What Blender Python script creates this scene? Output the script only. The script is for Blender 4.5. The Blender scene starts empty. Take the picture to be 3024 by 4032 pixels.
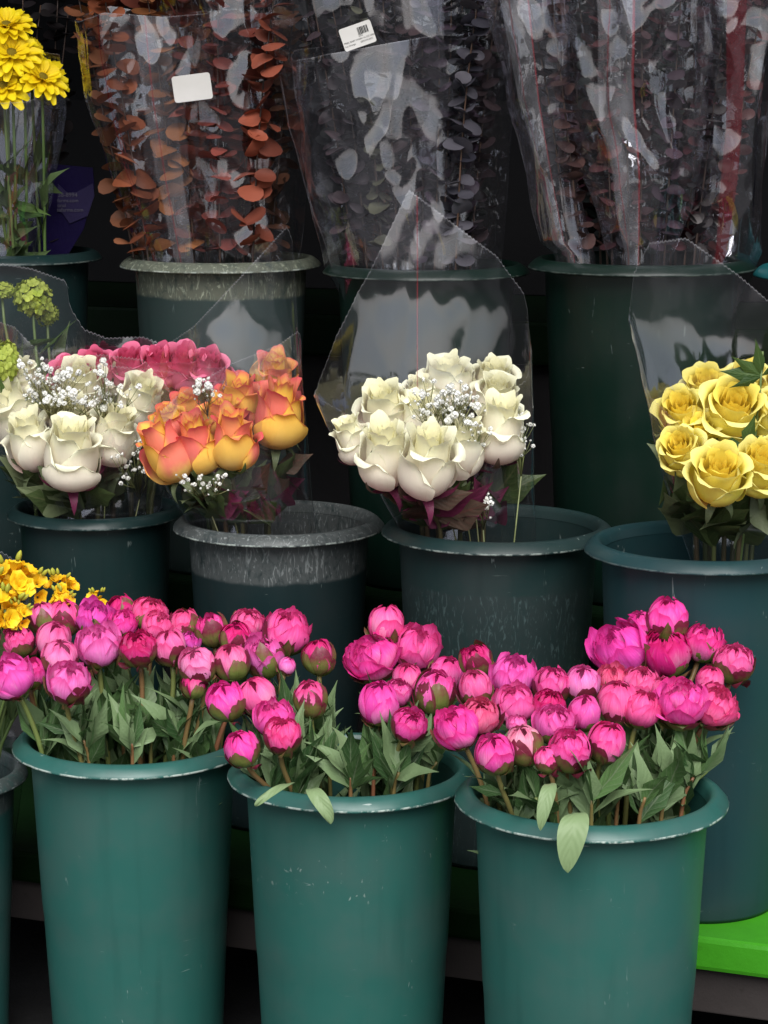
import bpy, math, random
import numpy as np
from mathutils import Vector, Matrix, noise as mnoise

R_ = math.radians
PI = math.pi
rnd = random.Random(7)
scene = bpy.context.scene
COL = scene.collection

# ------------------------------------------------------------------ camera frame
F = 9093.0
PITCH = R_(10.5)
CAM_H = 1.23
cp, sp = math.cos(PITCH), math.sin(PITCH)


def W(px, py, Y):
    """point of the plane y=Y seen at photo pixel (px,py)"""
    a = (px - 1512.0) / F
    b = (2016.0 - py) / F
    d = Vector((a, b * sp + cp, b * cp - sp))
    s = Y / d.y
    return Vector((a * s, Y, CAM_H + d.z * s))


def px2m(n, Y):
    return n * Y / F


# ------------------------------------------------------------------ object helpers
def link(o, parent=None):
    COL.objects.link(o)
    if parent is not None:
        o.parent = parent
    return o


def tag(o, label=None, cat=None, group=None, kind=None):
    if label:
        o["label"] = label
    if cat:
        o["category"] = cat
    if group:
        o["group"] = group
    if kind:
        o["kind"] = kind
    return o


def thing(name, label, cat, loc=(0, 0, 0), group=None, rot=None):
    o = bpy.data.objects.new(name, None)
    o.empty_display_size = 0.02
    COL.objects.link(o)
    o.location = loc
    if rot is not None:
        o.rotation_euler = rot
    return tag(o, label, cat, group)


def place(name, mesh, parent=None, mat4=None, color=None):
    o = bpy.data.objects.new(name, mesh)
    link(o, parent)
    if mat4 is not None:
        o.matrix_local = mat4
    if color is not None:
        o.color = color
    return o


class MB:
    """mesh builder: grids and tubes with a uv map and a colour attribute 'dat'"""

    def __init__(self):
        self.v, self.f, self.uv, self.d = [], [], [], []

    def grid(self, P, D=None, UV=None, closed=False):
        n, m = P.shape[:2]
        b = len(self.v)
        self.v.extend(map(tuple, P.reshape(-1, 3).tolist()))
        if D is None:
            D = np.zeros((n, m, 4))
        self.d.extend(map(tuple, D.reshape(-1, 4).tolist()))
        if UV is None:
            uu, vv = np.meshgrid(np.linspace(0, 1, m), np.linspace(0, 1, n))
            UV = np.stack([uu, vv], -1)
        self.uv.extend(map(tuple, UV.reshape(-1, 2).tolist()))
        mm = m if closed else m - 1
        for i in range(n - 1):
            for j in range(mm):
                j2 = (j + 1) % m
                self.f.append((b + i * m + j, b + i * m + j2, b + (i + 1) * m + j2, b + (i + 1) * m + j))
        return self

    def tube(self, pts, rad, seg=7, dat=(0, 0, 0, 0)):
        pts = [Vector(p) for p in pts]
        n = len(pts)
        if not hasattr(rad, "__len__"):
            rad = [rad] * n
        P = np.zeros((n, seg, 3))
        D = np.zeros((n, seg, 4))
        ref = Vector((0.3, 1, 0.1)).normalized()
        for i, p in enumerate(pts):
            t = (pts[min(i + 1, n - 1)] - pts[max(i - 1, 0)])
            if t.length < 1e-9:
                t = Vector((0, 0, 1))
            t.normalize()
            x = ref - t * ref.dot(t)
            if x.length < 1e-4:
                x = Vector((1, 0, 0))
            x.normalize()
            y = t.cross(x)
            for j in range(seg):
                a = 2 * PI * j / seg
                q = p + (x * math.cos(a) + y * math.sin(a)) * rad[i]
                P[i, j] = q
                D[i, j] = (i / (n - 1), dat[1], dat[2], dat[3])
        b = len(self.v)
        self.grid(P, D, closed=True)
        self.f.append(tuple(b + (n - 1) * seg + j for j in range(seg)))
        self.f.append(tuple(b + j for j in reversed(range(seg))))
        return self

    def poly(self, verts, faces, dat=(0, 0, 0, 0)):
        b = len(self.v)
        for p in verts:
            self.v.append(tuple(p))
            self.d.append(dat)
            self.uv.append((0.5, 0.5))
        for f in faces:
            self.f.append(tuple(b + i for i in f))
        return self

    def box(self, lo, hi):
        x0, y0, z0 = lo
        x1, y1, z1 = hi
        vs = [(x0, y0, z0), (x1, y0, z0), (x1, y1, z0), (x0, y1, z0), (x0, y0, z1), (x1, y0, z1), (x1, y1, z1), (x0, y1, z1)]
        return self.poly(vs, [(0, 3, 2, 1), (4, 5, 6, 7), (0, 1, 5, 4), (1, 2, 6, 5), (2, 3, 7, 6), (3, 0, 4, 7)])

    def mesh(self, name, mat, smooth=True):
        me = bpy.data.meshes.new(name)
        me.from_pydata(self.v, [], self.f)
        ca = me.attributes.new("dat", "FLOAT_COLOR", "POINT")
        ca.data.foreach_set("color", np.array(self.d, dtype=np.float32).ravel())
        ul = me.uv_layers.new(name="uv")
        li = np.zeros(len(me.loops), dtype=np.int32)
        me.loops.foreach_get("vertex_index", li)
        ul.data.foreach_set("uv", np.array(self.uv, dtype=np.float32)[li].ravel())
        if smooth:
            me.polygons.foreach_set("use_smooth", [True] * len(me.polygons))
        if mat is not None:
            me.materials.append(mat)
        me.update()
        return me


def nz(x, y, z):
    return mnoise.noise((x, y, z))


def basis(axis, spin=0.0):
    """rotation whose local Z is axis"""
    q = Vector((0, 0, 1)).rotation_difference(Vector(axis).normalized())
    return (q.to_matrix() @ Matrix.Rotation(spin, 3, "Z")).to_4x4()


def bez(p0, p1, p2, p3, n):
    out = []
    for i in range(n):
        t = i / (n - 1)
        s = 1 - t
        out.append(p0 * s ** 3 + p1 * 3 * s * s * t + p2 * 3 * s * t * t + p3 * t ** 3)
    return out


# ------------------------------------------------------------------ materials
def newmat(name):
    m = bpy.data.materials.new(name)
    m.use_nodes = True
    nt = m.node_tree
    nt.nodes.clear()
    return m, nt


def N(nt, typ, **kw):
    n = nt.nodes.new(typ)
    for k, v in kw.items():
        if k.startswith("i_"):
            key = k[2:]
            n.inputs[int(key) if key.isdigit() else key].default_value = v
        else:
            setattr(n, k, v)
    return n


def L(nt, a, b):
    nt.links.new(a, b)


def mixc(nt, fac, a, b, blend="MIX"):
    n = nt.nodes.new("ShaderNodeMix")
    n.data_type = "RGBA"
    n.blend_type = blend
    for sock, val in ((n.inputs[0], fac), (n.inputs[6], a), (n.inputs[7], b)):
        if hasattr(val, "is_linked") or hasattr(val, "links"):
            nt.links.new(val, sock)
        elif isinstance(val, (int, float)):
            sock.default_value = val
        else:
            sock.default_value = (*val[:3], 1)
    return n.outputs[2]


def math_(nt, op, a, b=None, c=None, clamp=False):
    n = nt.nodes.new("ShaderNodeMath")
    n.operation = op
    n.use_clamp = clamp
    for i, val in enumerate((a, b, c)):
        if val is None:
            continue
        if isinstance(val, (int, float)):
            n.inputs[i].default_value = val
        else:
            nt.links.new(val, n.inputs[i])
    return n.outputs[0]


def ramp01(nt, val, lo, hi):
    n = nt.nodes.new("ShaderNodeMapRange")
    n.interpolation_type = "SMOOTHSTEP"
    nt.links.new(val, n.inputs[0])
    n.inputs[1].default_value = lo
    n.inputs[2].default_value = hi
    return n.outputs[0]


def dat(nt):
    a = N(nt, "ShaderNodeAttribute", attribute_name="dat")
    s = N(nt, "ShaderNodeSeparateColor")
    L(nt, a.outputs["Color"], s.inputs[0])
    return s.outputs[0], s.outputs[1], s.outputs[2], a.outputs["Alpha"]


def tex_noise(nt, vec, scale, detail=4, rough=0.55, dist=0.0):
    n = N(nt, "ShaderNodeTexNoise")
    n.inputs["Scale"].default_value = scale
    n.inputs["Detail"].default_value = detail
    n.inputs["Roughness"].default_value = rough
    n.inputs["Distortion"].default_value = dist
    if vec is not None:
        L(nt, vec, n.inputs["Vector"])
    return n.outputs["Fac"]


def mapping(nt, vec, scale=(1, 1, 1), rot=(0, 0, 0)):
    m = N(nt, "ShaderNodeMapping")
    m.inputs["Scale"].default_value = scale
    m.inputs["Rotation"].default_value = rot
    L(nt, vec, m.inputs["Vector"])
    return m.outputs[0]


def uvn(nt):
    return N(nt, "ShaderNodeUVMap", uv_map="uv").outputs[0]


def objn(nt):
    return N(nt, "ShaderNodeTexCoord").outputs["Object"]


def bump(nt, h, strength, dist=0.002):
    b = N(nt, "ShaderNodeBump")
    b.inputs["Strength"].default_value = strength
    b.inputs["Distance"].default_value = dist
    L(nt, h, b.inputs["Height"])
    return b.outputs[0]


def petal_surface(nt, color, rough=0.55, trans=0.25, spec=0.3, normal=None):
    p = N(nt, "ShaderNodeBsdfPrincipled")
    L(nt, color, p.inputs["Base Color"])
    p.inputs["Roughness"].default_value = rough
    p.inputs["Specular IOR Level"].default_value = spec
    t = N(nt, "ShaderNodeBsdfTranslucent")
    L(nt, color, t.inputs["Color"])
    if normal is not None:
        L(nt, normal, p.inputs["Normal"])
    mx = N(nt, "ShaderNodeMixShader", i_0=trans)
    L(nt, p.outputs[0], mx.inputs[1])
    L(nt, t.outputs[0], mx.inputs[2])
    out = N(nt, "ShaderNodeOutputMaterial")
    L(nt, mx.outputs[0], out.inputs[0])


def mat_peony():
    m, nt = newmat("peony_petal")
    v, e, r, lay = dat(nt)
    oi = N(nt, "ShaderNodeObjectInfo")
    base = oi.outputs["Color"]
    uv = uvn(nt)
    obj = objn(nt)
    veins = tex_noise(nt, mapping(nt, uv, (22, 1.6, 1)), 1.0, 3, 0.6)
    patch = tex_noise(nt, obj, 1.6, 2)
    lightc = mixc(nt, 1.0, base, (0.92, 0.52, 0.62), "MIX")
    pale = mixc(nt, 0.6, base, (0.99, 0.55, 0.78))
    deep = mixc(nt, 1.0, base, (0.68, 0.24, 0.42), "MULTIPLY")
    # paler in the body of some petals, deeper at the rim
    f1 = math_(nt, "MULTIPLY", ramp01(nt, r, 0.35, 0.95), ramp01(nt, v, 0.95, 0.35))
    f1 = math_(nt, "MULTIPLY", f1, math_(nt, "ADD", 0.55, math_(nt, "MULTIPLY", patch, 0.7)), clamp=True)
    c = mixc(nt, f1, base, pale)
    f2 = math_(nt, "MULTIPLY", ramp01(nt, e, 0.80, 1.0), 0.75)
    c = mixc(nt, f2, c, deep)
    f3 = math_(nt, "MULTIPLY", ramp01(nt, veins, 0.48, 0.72), 0.42)
    c = mixc(nt, f3, c, deep)
    f4 = math_(nt, "MULTIPLY", ramp01(nt, tex_noise(nt, mapping(nt, uv, (5, 2.2, 1)), 1.0, 2), 0.55, 0.75), 0.4)
    c = mixc(nt, f4, c, pale)
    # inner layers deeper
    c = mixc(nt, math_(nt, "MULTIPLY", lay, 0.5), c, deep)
    nrm = bump(nt, tex_noise(nt, mapping(nt, uv, (9, 2.0, 1)), 1.0, 3), 0.35, 0.004)
    petal_surface(nt, c, 0.6, 0.25, 0.18, nrm)
    return m


def mat_sepal():
    m, nt = newmat("peony_sepal")
    v, e, r, lay = dat(nt)
    uv = uvn(nt)
    n1 = tex_noise(nt, objn(nt), 2.2, 3)
    green = mixc(nt, n1, (0.10, 0.135, 0.025), (0.26, 0.30, 0.075))
    maroon = mixc(nt, n1, (0.085, 0.006, 0.018), (0.22, 0.025, 0.055))
    f = math_(nt, "ADD", ramp01(nt, e, 0.45, 0.95), math_(nt, "MULTIPLY", math_(nt, "SUBTRACT", n1, 0.5), 1.4))
    f = math_(nt, "ADD", f, math_(nt, "MULTIPLY", math_(nt, "SUBTRACT", r, 0.55), 0.9), clamp=True)
    c = mixc(nt, f, green, maroon)
    vein = ramp01(nt, tex_noise(nt, mapping(nt, uv, (14, 1.2, 1)), 1.0, 2), 0.5, 0.75)
    c = mixc(nt, math_(nt, "MULTIPLY", vein, 0.35), c, (0.06, 0.02, 0.02))
    nrm = bump(nt, n1, 0.3, 0.003)
    petal_surface(nt, c, 0.42, 0.08, 0.4, nrm)
    return m


def mat_rose(name, base, body, tip, blush, blush_amt, inner, rim=None, rim_amt=0.0):
    m, nt = newmat(name)
    v, e, r, lay = dat(nt)
    uv = uvn(nt)
    n1 = tex_noise(nt, objn(nt), 2.0, 3)
    vv = math_(nt, "ADD", v, math_(nt, "MULTIPLY", math_(nt, "SUBTRACT", n1, 0.5), 0.35))
    c = mixc(nt, ramp01(nt, vv, 0.05, 0.60), base, body)
    c = mixc(nt, ramp01(nt, vv, 0.6, 0.98), c, tip)
    c = mixc(nt, math_(nt, "MULTIPLY", ramp01(nt, lay, 0.15, 0.7), 0.9), c, inner)
    if blush_amt > 0:
        sx = N(nt, "ShaderNodeSeparateXYZ")
        L(nt, uv, sx.inputs[0])
        au = math_(nt, "ABSOLUTE", math_(nt, "SUBTRACT", sx.outputs[0], 0.5))
        f = math_(nt, "MULTIPLY", ramp01(nt, au, 0.48, 0.20), ramp01(nt, vv, 0.25, 0.55))
        f = math_(nt, "MULTIPLY", f, ramp01(nt, lay, 0.9, 0.35))
        f = math_(nt, "MULTIPLY", f, math_(nt, "MULTIPLY", ramp01(nt, r, 0.3, 0.6), blush_amt))
        c = mixc(nt, f, c, blush)
    if rim is not None:
        f = math_(nt, "MULTIPLY", ramp01(nt, e, 0.86, 1.0), rim_amt)
        c = mixc(nt, f, c, rim)
    veins = ramp01(nt, tex_noise(nt, mapping(nt, uv, (30, 1.5, 1)), 1.0, 3), 0.5, 0.8)
    c = mixc(nt, math_(nt, "MULTIPLY", veins, 0.12), c, mixc(nt, 1.0, c, (0.7, 0.62, 0.5), "MULTIPLY"))
    nrm = bump(nt, tex_noise(nt, mapping(nt, uv, (10, 2.0, 1)), 1.0, 3), 0.25, 0.003)
    petal_surface(nt, c, 0.65, 0.32, 0.1, nrm)
    return m


def mat_leaf(name, dark, light, under, vein, var=0.5):
    m, nt = newmat(name)
    v, e, r, lay = dat(nt)
    uv = uvn(nt)
    sx = N(nt, "ShaderNodeSeparateXYZ")
    L(nt, uv, sx.inputs[0])
    au = math_(nt, "ABSOLUTE", math_(nt, "SUBTRACT", sx.outputs[0], 0.5))
    oi = N(nt, "ShaderNodeObjectInfo")
    n1 = tex_noise(nt, objn(nt), 30, 3)
    f = math_(nt, "ADD", math_(nt, "MULTIPLY", oi.outputs["Random"], 0.75), math_(nt, "MULTIPLY", n1, 0.4))
    c = mixc(nt, f, dark, light)
    mid = ramp01(nt, au, 0.05, 0.015)
    ph = math_(nt, "SUBTRACT", sx.outputs[1], math_(nt, "MULTIPLY", au, 0.55))
    w = math_(nt, "SINE", math_(nt, "MULTIPLY", ph, 46.0))
    side = math_(nt, "MULTIPLY", ramp01(nt, w, 0.86, 1.0), 0.4)
    c = mixc(nt, math_(nt, "MAXIMUM", math_(nt, "MULTIPLY", mid, 0.7), side), c, vein)
    g = N(nt, "ShaderNodeNewGeometry")
    c = mixc(nt, g.outputs["Backfacing"], c, under)
    nrm = bump(nt, math_(nt, "ADD", math_(nt, "MULTIPLY", w, 0.2), n1), 0.25, 0.002)
    petal_surface(nt, c, 0.42, 0.22, 0.28, nrm)
    return m


def mat_stem(name, a, b):
    m, nt = newmat(name)
    v, e, r, lay = dat(nt)
    oi = N(nt, "ShaderNodeObjectInfo")
    n1 = tex_noise(nt, mapping(nt, objn(nt), (60, 60, 8)), 1.0, 3)
    f = math_(nt, "ADD", math_(nt, "MULTIPLY", oi.outputs["Random"], 0.9), math_(nt, "MULTIPLY", math_(nt, "SUBTRACT", n1, 0.5), 0.7), clamp=True)
    c = mixc(nt, f, a, b)
    p = N(nt, "ShaderNodeBsdfPrincipled")
    L(nt, c, p.inputs["Base Color"])
    p.inputs["Roughness"].default_value = 0.45
    out = N(nt, "ShaderNodeOutputMaterial")
    L(nt, p.outputs[0], out.inputs[0])
    return m


def mat_simple(name, a, b, scale=20, rough=0.6, trans=0.0, spec=0.3, bmp=0.0, use_dat=False):
    m, nt = newmat(name)
    v, e, r, lay = dat(nt)
    n1 = tex_noise(nt, objn(nt), scale, 4)
    f = ramp01(nt, n1, 0.3, 0.7)
    if use_dat:
        f = math_(nt, "ADD", math_(nt, "MULTIPLY", r, 0.75), math_(nt, "MULTIPLY", n1, 0.25), clamp=True)
    c = mixc(nt, f, a, b)
    nrm = bump(nt, n1, bmp, 0.003) if bmp else None
    petal_surface(nt, c, rough, trans, spec, nrm)
    return m


def mat_bucket(name, base, rough=0.36, scuff=0.3, band=None, edge=0.0, spec=0.5, lift=1.0, chips=False):
    """band = (z_from_top_lo, z_from_top_hi, colour, amount); object origin is at the bucket's base, dat.r = depth under the rim in m"""
    m, nt = newmat(name)
    v, e, r, lay = dat(nt)
    ob = objn(nt)
    n1 = tex_noise(nt, ob, 9, 5, 0.6)
    dusty = tuple(x * 0.75 + 0.045 * lift for x in base)
    c = mixc(nt, ramp01(nt, n1, 0.35, 0.75), base, dusty)
    # faint moulding tone change half way down
    # vertical water streaks
    st = tex_noise(nt, mapping(nt, ob, (45, 45, 3)), 1.0, 3)
    c = mixc(nt, math_(nt, "MULTIPLY", ramp01(nt, st, 0.5, 0.8), 0.35), c, tuple(x * 0.6 for x in base))
    # scratches and chips
    s1 = tex_noise(nt, mapping(nt, ob, (150, 150, 26), (0.3, 0.2, 0)), 1.0, 2, 0.5, 1.5)
    s2 = tex_noise(nt, mapping(nt, ob, (30, 30, 240), (0.15, 0.3, 0)), 1.0, 2, 0.5, 1.0)
    patch = tex_noise(nt, ob, 5, 2)
    sf = math_(nt, "MAXIMUM", ramp01(nt, s1, 0.72, 0.78), ramp01(nt, s2, 0.735, 0.78))
    sf = math_(nt, "MULTIPLY", sf, math_(nt, "MULTIPLY", ramp01(nt, patch, 0.42, 0.62), scuff))
    c = mixc(nt, sf, c, (0.33, 0.40, 0.38))
    if band:
        lo, hi, bc, amt = band
        bn = tex_noise(nt, mapping(nt, ob, (70, 70, 40)), 1.0, 4, 0.7, 0.8)
        bb = tex_noise(nt, mapping(nt, ob, (14, 14, 22)), 1.0, 4, 0.6)
        rr = math_(nt, "ADD", v, math_(nt, "MULTIPLY", math_(nt, "SUBTRACT", bb, 0.5), 0.012))
        bf = math_(nt, "MULTIPLY", ramp01(nt, rr, lo - 0.004, lo + 0.001), ramp01(nt, rr, hi + 0.003, hi - 0.003))
        lines = ramp01(nt, tex_noise(nt, mapping(nt, ob, (120, 120, 30), (0.5, 0.4, 0)), 1.0, 3, 0.6, 2.5), 0.55, 0.66)
        bcol = mixc(nt, lines, tuple(x * 0.55 for x in bc), tuple(min(1, x * 1.5) for x in bc))
        if chips:
            ch = ramp01(nt, tex_noise(nt, mapping(nt, ob, (160, 160, 95)), 1.0, 2, 0.5, 0.5), 0.64, 0.70)
            bf = math_(nt, "MULTIPLY", bf, math_(nt, "MULTIPLY", ch, ramp01(nt, bb, 0.48, 0.58)))
            bcol = bc
        c = mixc(nt, math_(nt, "MULTIPLY", bf, math_(nt, "MULTIPLY", ramp01(nt, bn, 0.2, 0.55), amt)), c, bcol)
    if edge > 0:
        en = tex_noise(nt, ob, 60, 4, 0.7)
        ef = math_(nt, "MULTIPLY", ramp01(nt, e, 0.92, 1.0), math_(nt, "MULTIPLY", ramp01(nt, en, 0.42, 0.62), edge))
        c = mixc(nt, ef, c, (0.55, 0.62, 0.57))
    p = N(nt, "ShaderNodeBsdfPrincipled")
    L(nt, c, p.inputs["Base Color"])
    rr = math_(nt, "ADD", rough, math_(nt, "MULTIPLY", math_(nt, "SUBTRACT", n1, 0.5), 0.3))
    L(nt, rr, p.inputs["Roughness"])
    p.inputs["Specular IOR Level"].default_value = spec
    L(nt, bump(nt, math_(nt, "ADD", math_(nt, "MULTIPLY", n1, 0.6), math_(nt, "MULTIPLY", sf, 0.6)), 0.12, 0.003), p.inputs["Normal"])
    out = N(nt, "ShaderNodeOutputMaterial")
    L(nt, p.outputs[0], out.inputs[0])
    return m


def mat_film(name, refl=1.0, haze=0.03, tint=(0.992, 0.993, 0.995), rough=0.075, stripes=(), bands=(), bmp=0.5, bscale=14, hazecol=(0.75, 0.74, 0.80), edge=0.22, fine=0.22):
    """clear cellophane: transparent, with a mirror film on top and a little pale haze painted in for reflections; printed stripes by uv"""
    m, nt = newmat(name)
    uv = uvn(nt)
    ob = objn(nt)
    n1 = tex_noise(nt, mapping(nt, ob, (1, 1, 0.10)), bscale, 2, 0.45, 0.5)
    n2 = tex_noise(nt, mapping(nt, ob, (1, 1, 0.3)), bscale * 3, 2, 0.5)
    ridge = math_(nt, "ABSOLUTE", math_(nt, "SUBTRACT", n1, 0.5))
    n3 = tex_noise(nt, mapping(nt, ob, (1, 1, 0.05)), bscale * 5, 1, 0.5)
    h = math_(nt, "ADD", ridge, math_(nt, "ADD", math_(nt, "MULTIPLY", n2, 0.05), math_(nt, "MULTIPLY", math_(nt, "ABSOLUTE", math_(nt, "SUBTRACT", n3, 0.5)), fine)))
    nrm = bump(nt, h, bmp, 0.02)
    # Schlick reflectance of a thin two-sided sheet, the same from either side
    ge = N(nt, "ShaderNodeNewGeometry")
    dp = N(nt, "ShaderNodeVectorMath", operation="DOT_PRODUCT")
    L(nt, ge.outputs["Incoming"], dp.inputs[0])
    L(nt, nrm, dp.inputs[1])
    om = math_(nt, "SUBTRACT", 1.0, math_(nt, "ABSOLUTE", dp.outputs["Value"]), clamp=True)
    fac = math_(nt, "MULTIPLY", math_(nt, "ADD", 0.085, math_(nt, "MULTIPLY", math_(nt, "POWER", om, 5.0), 0.75)), refl, clamp=True)
    tr = N(nt, "ShaderNodeBsdfTransparent")
    tr.inputs[0].default_value = (*tint, 1)
    gl = N(nt, "ShaderNodeBsdfGlossy")
    gl.inputs["Roughness"].default_value = rough
    gl.inputs["Color"].default_value = (0.90, 0.90, 1, 1)
    L(nt, nrm, gl.inputs["Normal"])
    df = N(nt, "ShaderNodeBsdfDiffuse")
    df.inputs["Color"].default_value = (*hazecol, 1)
    tl = N(nt, "ShaderNodeBsdfTranslucent")
    tl.inputs["Color"].default_value = (*hazecol, 1)
    hz = N(nt, "ShaderNodeMixShader", i_0=0.4)
    L(nt, df.outputs[0], hz.inputs[1])
    L(nt, tl.outputs[0], hz.inputs[2])
    sx = N(nt, "ShaderNodeSeparateXYZ")
    L(nt, uv, sx.inputs[0])
    u = sx.outputs[0]
    hf = math_(nt, "MULTIPLY", haze, math_(nt, "ADD", 0.5, math_(nt, "MULTIPLY", ramp01(nt, n1, 0.35, 0.7), 1.0)))
    ed = math_(nt, "MULTIPLY", ramp01(nt, sx.outputs[1], 0.9955, 0.9985), edge)
    fo = math_(nt, "MULTIPLY", math_(nt, "MAXIMUM", math_(nt, "LESS_THAN", math_(nt, "ABSOLUTE", math_(nt, "SUBTRACT", u, 0.5)), 0.0028),
                                     math_(nt, "GREATER_THAN", math_(nt, "ABSOLUTE", math_(nt, "SUBTRACT", u, 0.5)), 0.4972)), edge * 0.8)
    hf = math_(nt, "MAXIMUM", hf, math_(nt, "MAXIMUM", ed, fo))  # cut edge and folds: bright rim highlight painted as pale haze
    wob = math_(nt, "ADD", u, math_(nt, "MULTIPLY", math_(nt, "SUBTRACT", n1, 0.5), 0.02))
    for (a, b, amt) in bands:  # pale reflection bands painted into the haze
        bf = math_(nt, "MULTIPLY", ramp01(nt, wob, a - 0.004, a + 0.004), ramp01(nt, wob, b + 0.004, b - 0.004))
        hf = math_(nt, "MAXIMUM", hf, math_(nt, "MULTIPLY", bf, math_(nt, "MULTIPLY", amt, math_(nt, "ADD", 0.45, ramp01(nt, n2, 0.3, 0.7)))))
    m1 = N(nt, "ShaderNodeMixShader")
    L(nt, hf, m1.inputs[0])
    L(nt, tr.outputs[0], m1.inputs[1])
    L(nt, hz.outputs[0], m1.inputs[2])
    cur = m1.outputs[0]
    for (a, b, colr, amt) in stripes:
        sd = N(nt, "ShaderNodeBsdfDiffuse")
        sd.inputs["Color"].default_value = (*colr, 1)
        bf = math_(nt, "MULTIPLY", math_(nt, "GREATER_THAN", wob, a), math_(nt, "LESS_THAN", wob, b))
        ms = N(nt, "ShaderNodeMixShader")
        L(nt, math_(nt, "MULTIPLY", bf, amt), ms.inputs[0])
        L(nt, cur, ms.inputs[1])
        L(nt, sd.outputs[0], ms.inputs[2])
        cur = ms.outputs[0]
    m2 = N(nt, "ShaderNodeMixShader")
    L(nt, fac, m2.inputs[0])
    L(nt, cur, m2.inputs[1])
    L(nt, gl.outputs[0], m2.inputs[2])
    out = N(nt, "ShaderNodeOutputMaterial")
    L(nt, m2.outputs[0], out.inputs[0])
    return m


def mat_paint(name, base, rough=0.4, dirt=0.3, dirtcol=(0.05, 0.045, 0.04), scale=6, bmp=0.15, spec=0.06):
    m, nt = newmat(name)
    ob = objn(nt)
    n1 = tex_noise(nt, ob, scale, 5, 0.65)
    n2 = tex_noise(nt, ob, scale * 9, 4, 0.7)
    c = mixc(nt, ramp01(nt, n1, 0.3, 0.75), base, tuple(x * 0.78 for x in base))
    c = mixc(nt, math_(nt, "MULTIPLY", ramp01(nt, n2, 0.62, 0.78), dirt), c, dirtcol)
    p = N(nt, "ShaderNodeBsdfPrincipled")
    L(nt, c, p.inputs["Base Color"])
    p.inputs["Roughness"].default_value = rough
    p.inputs["Specular IOR Level"].default_value = spec
    L(nt, bump(nt, math_(nt, "ADD", n1, math_(nt, "MULTIPLY", n2, 0.5)), bmp, 0.004), p.inputs["Normal"])
    out = N(nt, "ShaderNodeOutputMaterial")
    L(nt, p.outputs[0], out.inputs[0])
    return m


M = {}
M["peony"] = mat_peony()
M["sepal"] = mat_sepal()
M["pstem"] = mat_stem("peony_stem", (0.15, 0.20, 0.055), (0.22, 0.085, 0.045))
M["pleaf"] = mat_leaf("peony_leaf", (0.020, 0.060, 0.020), (0.098, 0.185, 0.062), (0.17, 0.25, 0.12), (0.17, 0.22, 0.13))
M["rleaf"] = mat_leaf("rose_leaf", (0.030, 0.052, 0.018), (0.10, 0.14, 0.05), (0.13, 0.16, 0.08), (0.12, 0.13, 0.06))
M["rleafred"] = mat_leaf("rose_leaf_red", (0.055, 0.030, 0.024), (0.12, 0.085, 0.06), (0.17, 0.03, 0.075), (0.15, 0.06, 0.05))
M["rstem"] = mat_stem("rose_stem", (0.05, 0.085, 0.025), (0.10, 0.05, 0.03))
M["white"] = mat_rose("rose_white", (0.94, 0.70, 0.65), (0.95, 0.88, 0.74), (0.95, 0.95, 0.74), (0, 0, 0), 0, (0.92, 0.88, 0.60))
M["orange"] = mat_rose("rose_orange", (0.95, 0.66, 0.24), (0.96, 0.62, 0.13), (0.96, 0.60, 0.10), (0.84, 0.09, 0.20), 0.75, (0.97, 0.64, 0.11), (0.76, 0.07, 0.12), 0.75)
M["yellow"] = mat_rose("rose_yellow", (0.93, 0.66, 0.22), (0.96, 0.84, 0.17), (0.97, 0.89, 0.31), (0, 0, 0), 0, (0.96, 0.76, 0.10))
M["pinkrose"] = mat_rose("rose_pink", (0.85, 0.32, 0.42), (0.84, 0.22, 0.34), (0.86, 0.22, 0.38), (0, 0, 0), 0, (0.72, 0.10, 0.22))
M["bb"] = mat_simple("gypsophila_white", (0.74, 0.74, 0.68), (0.86, 0.86, 0.84), 60, 0.7, 0.2)
M["bbstem"] = mat_stem("gypsophila_stem", (0.16, 0.19, 0.07), (0.24, 0.22, 0.10))
M["chry"] = mat_simple("chrysanthemum_petal", (0.90, 0.60, 0.005), (0.95, 0.80, 0.015), 30, 0.55, 0.2, 0.3, 0.2, True)
M["chryc"] = mat_simple("chrysanthemum_disc", (0.10, 0.07, 0.01), (0.35, 0.26, 0.02), 300, 0.8, 0, 0.2, 0.6)
M["fre"] = mat_simple("freesia_petal", (0.92, 0.44, 0.008), (0.95, 0.70, 0.025), 25, 0.5, 0.25, 0.3, 0.2, True)
M["freb"] = mat_simple("freesia_bud", (0.24, 0.30, 0.03), (0.55, 0.50, 0.06), 40, 0.5, 0.15)
M["vib"] = mat_simple("viburnum_floret", (0.22, 0.30, 0.03), (0.46, 0.52, 0.10), 30, 0.55, 0.2, 0.3, 0.2, True)
M["gstem"] = mat_stem("green_stem", (0.07, 0.13, 0.03), (0.12, 0.17, 0.05))
M["gleaf"] = mat_leaf("green_leaf", (0.02, 0.05, 0.015), (0.07, 0.12, 0.03), (0.10, 0.15, 0.06), (0.10, 0.15, 0.05))


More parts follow.
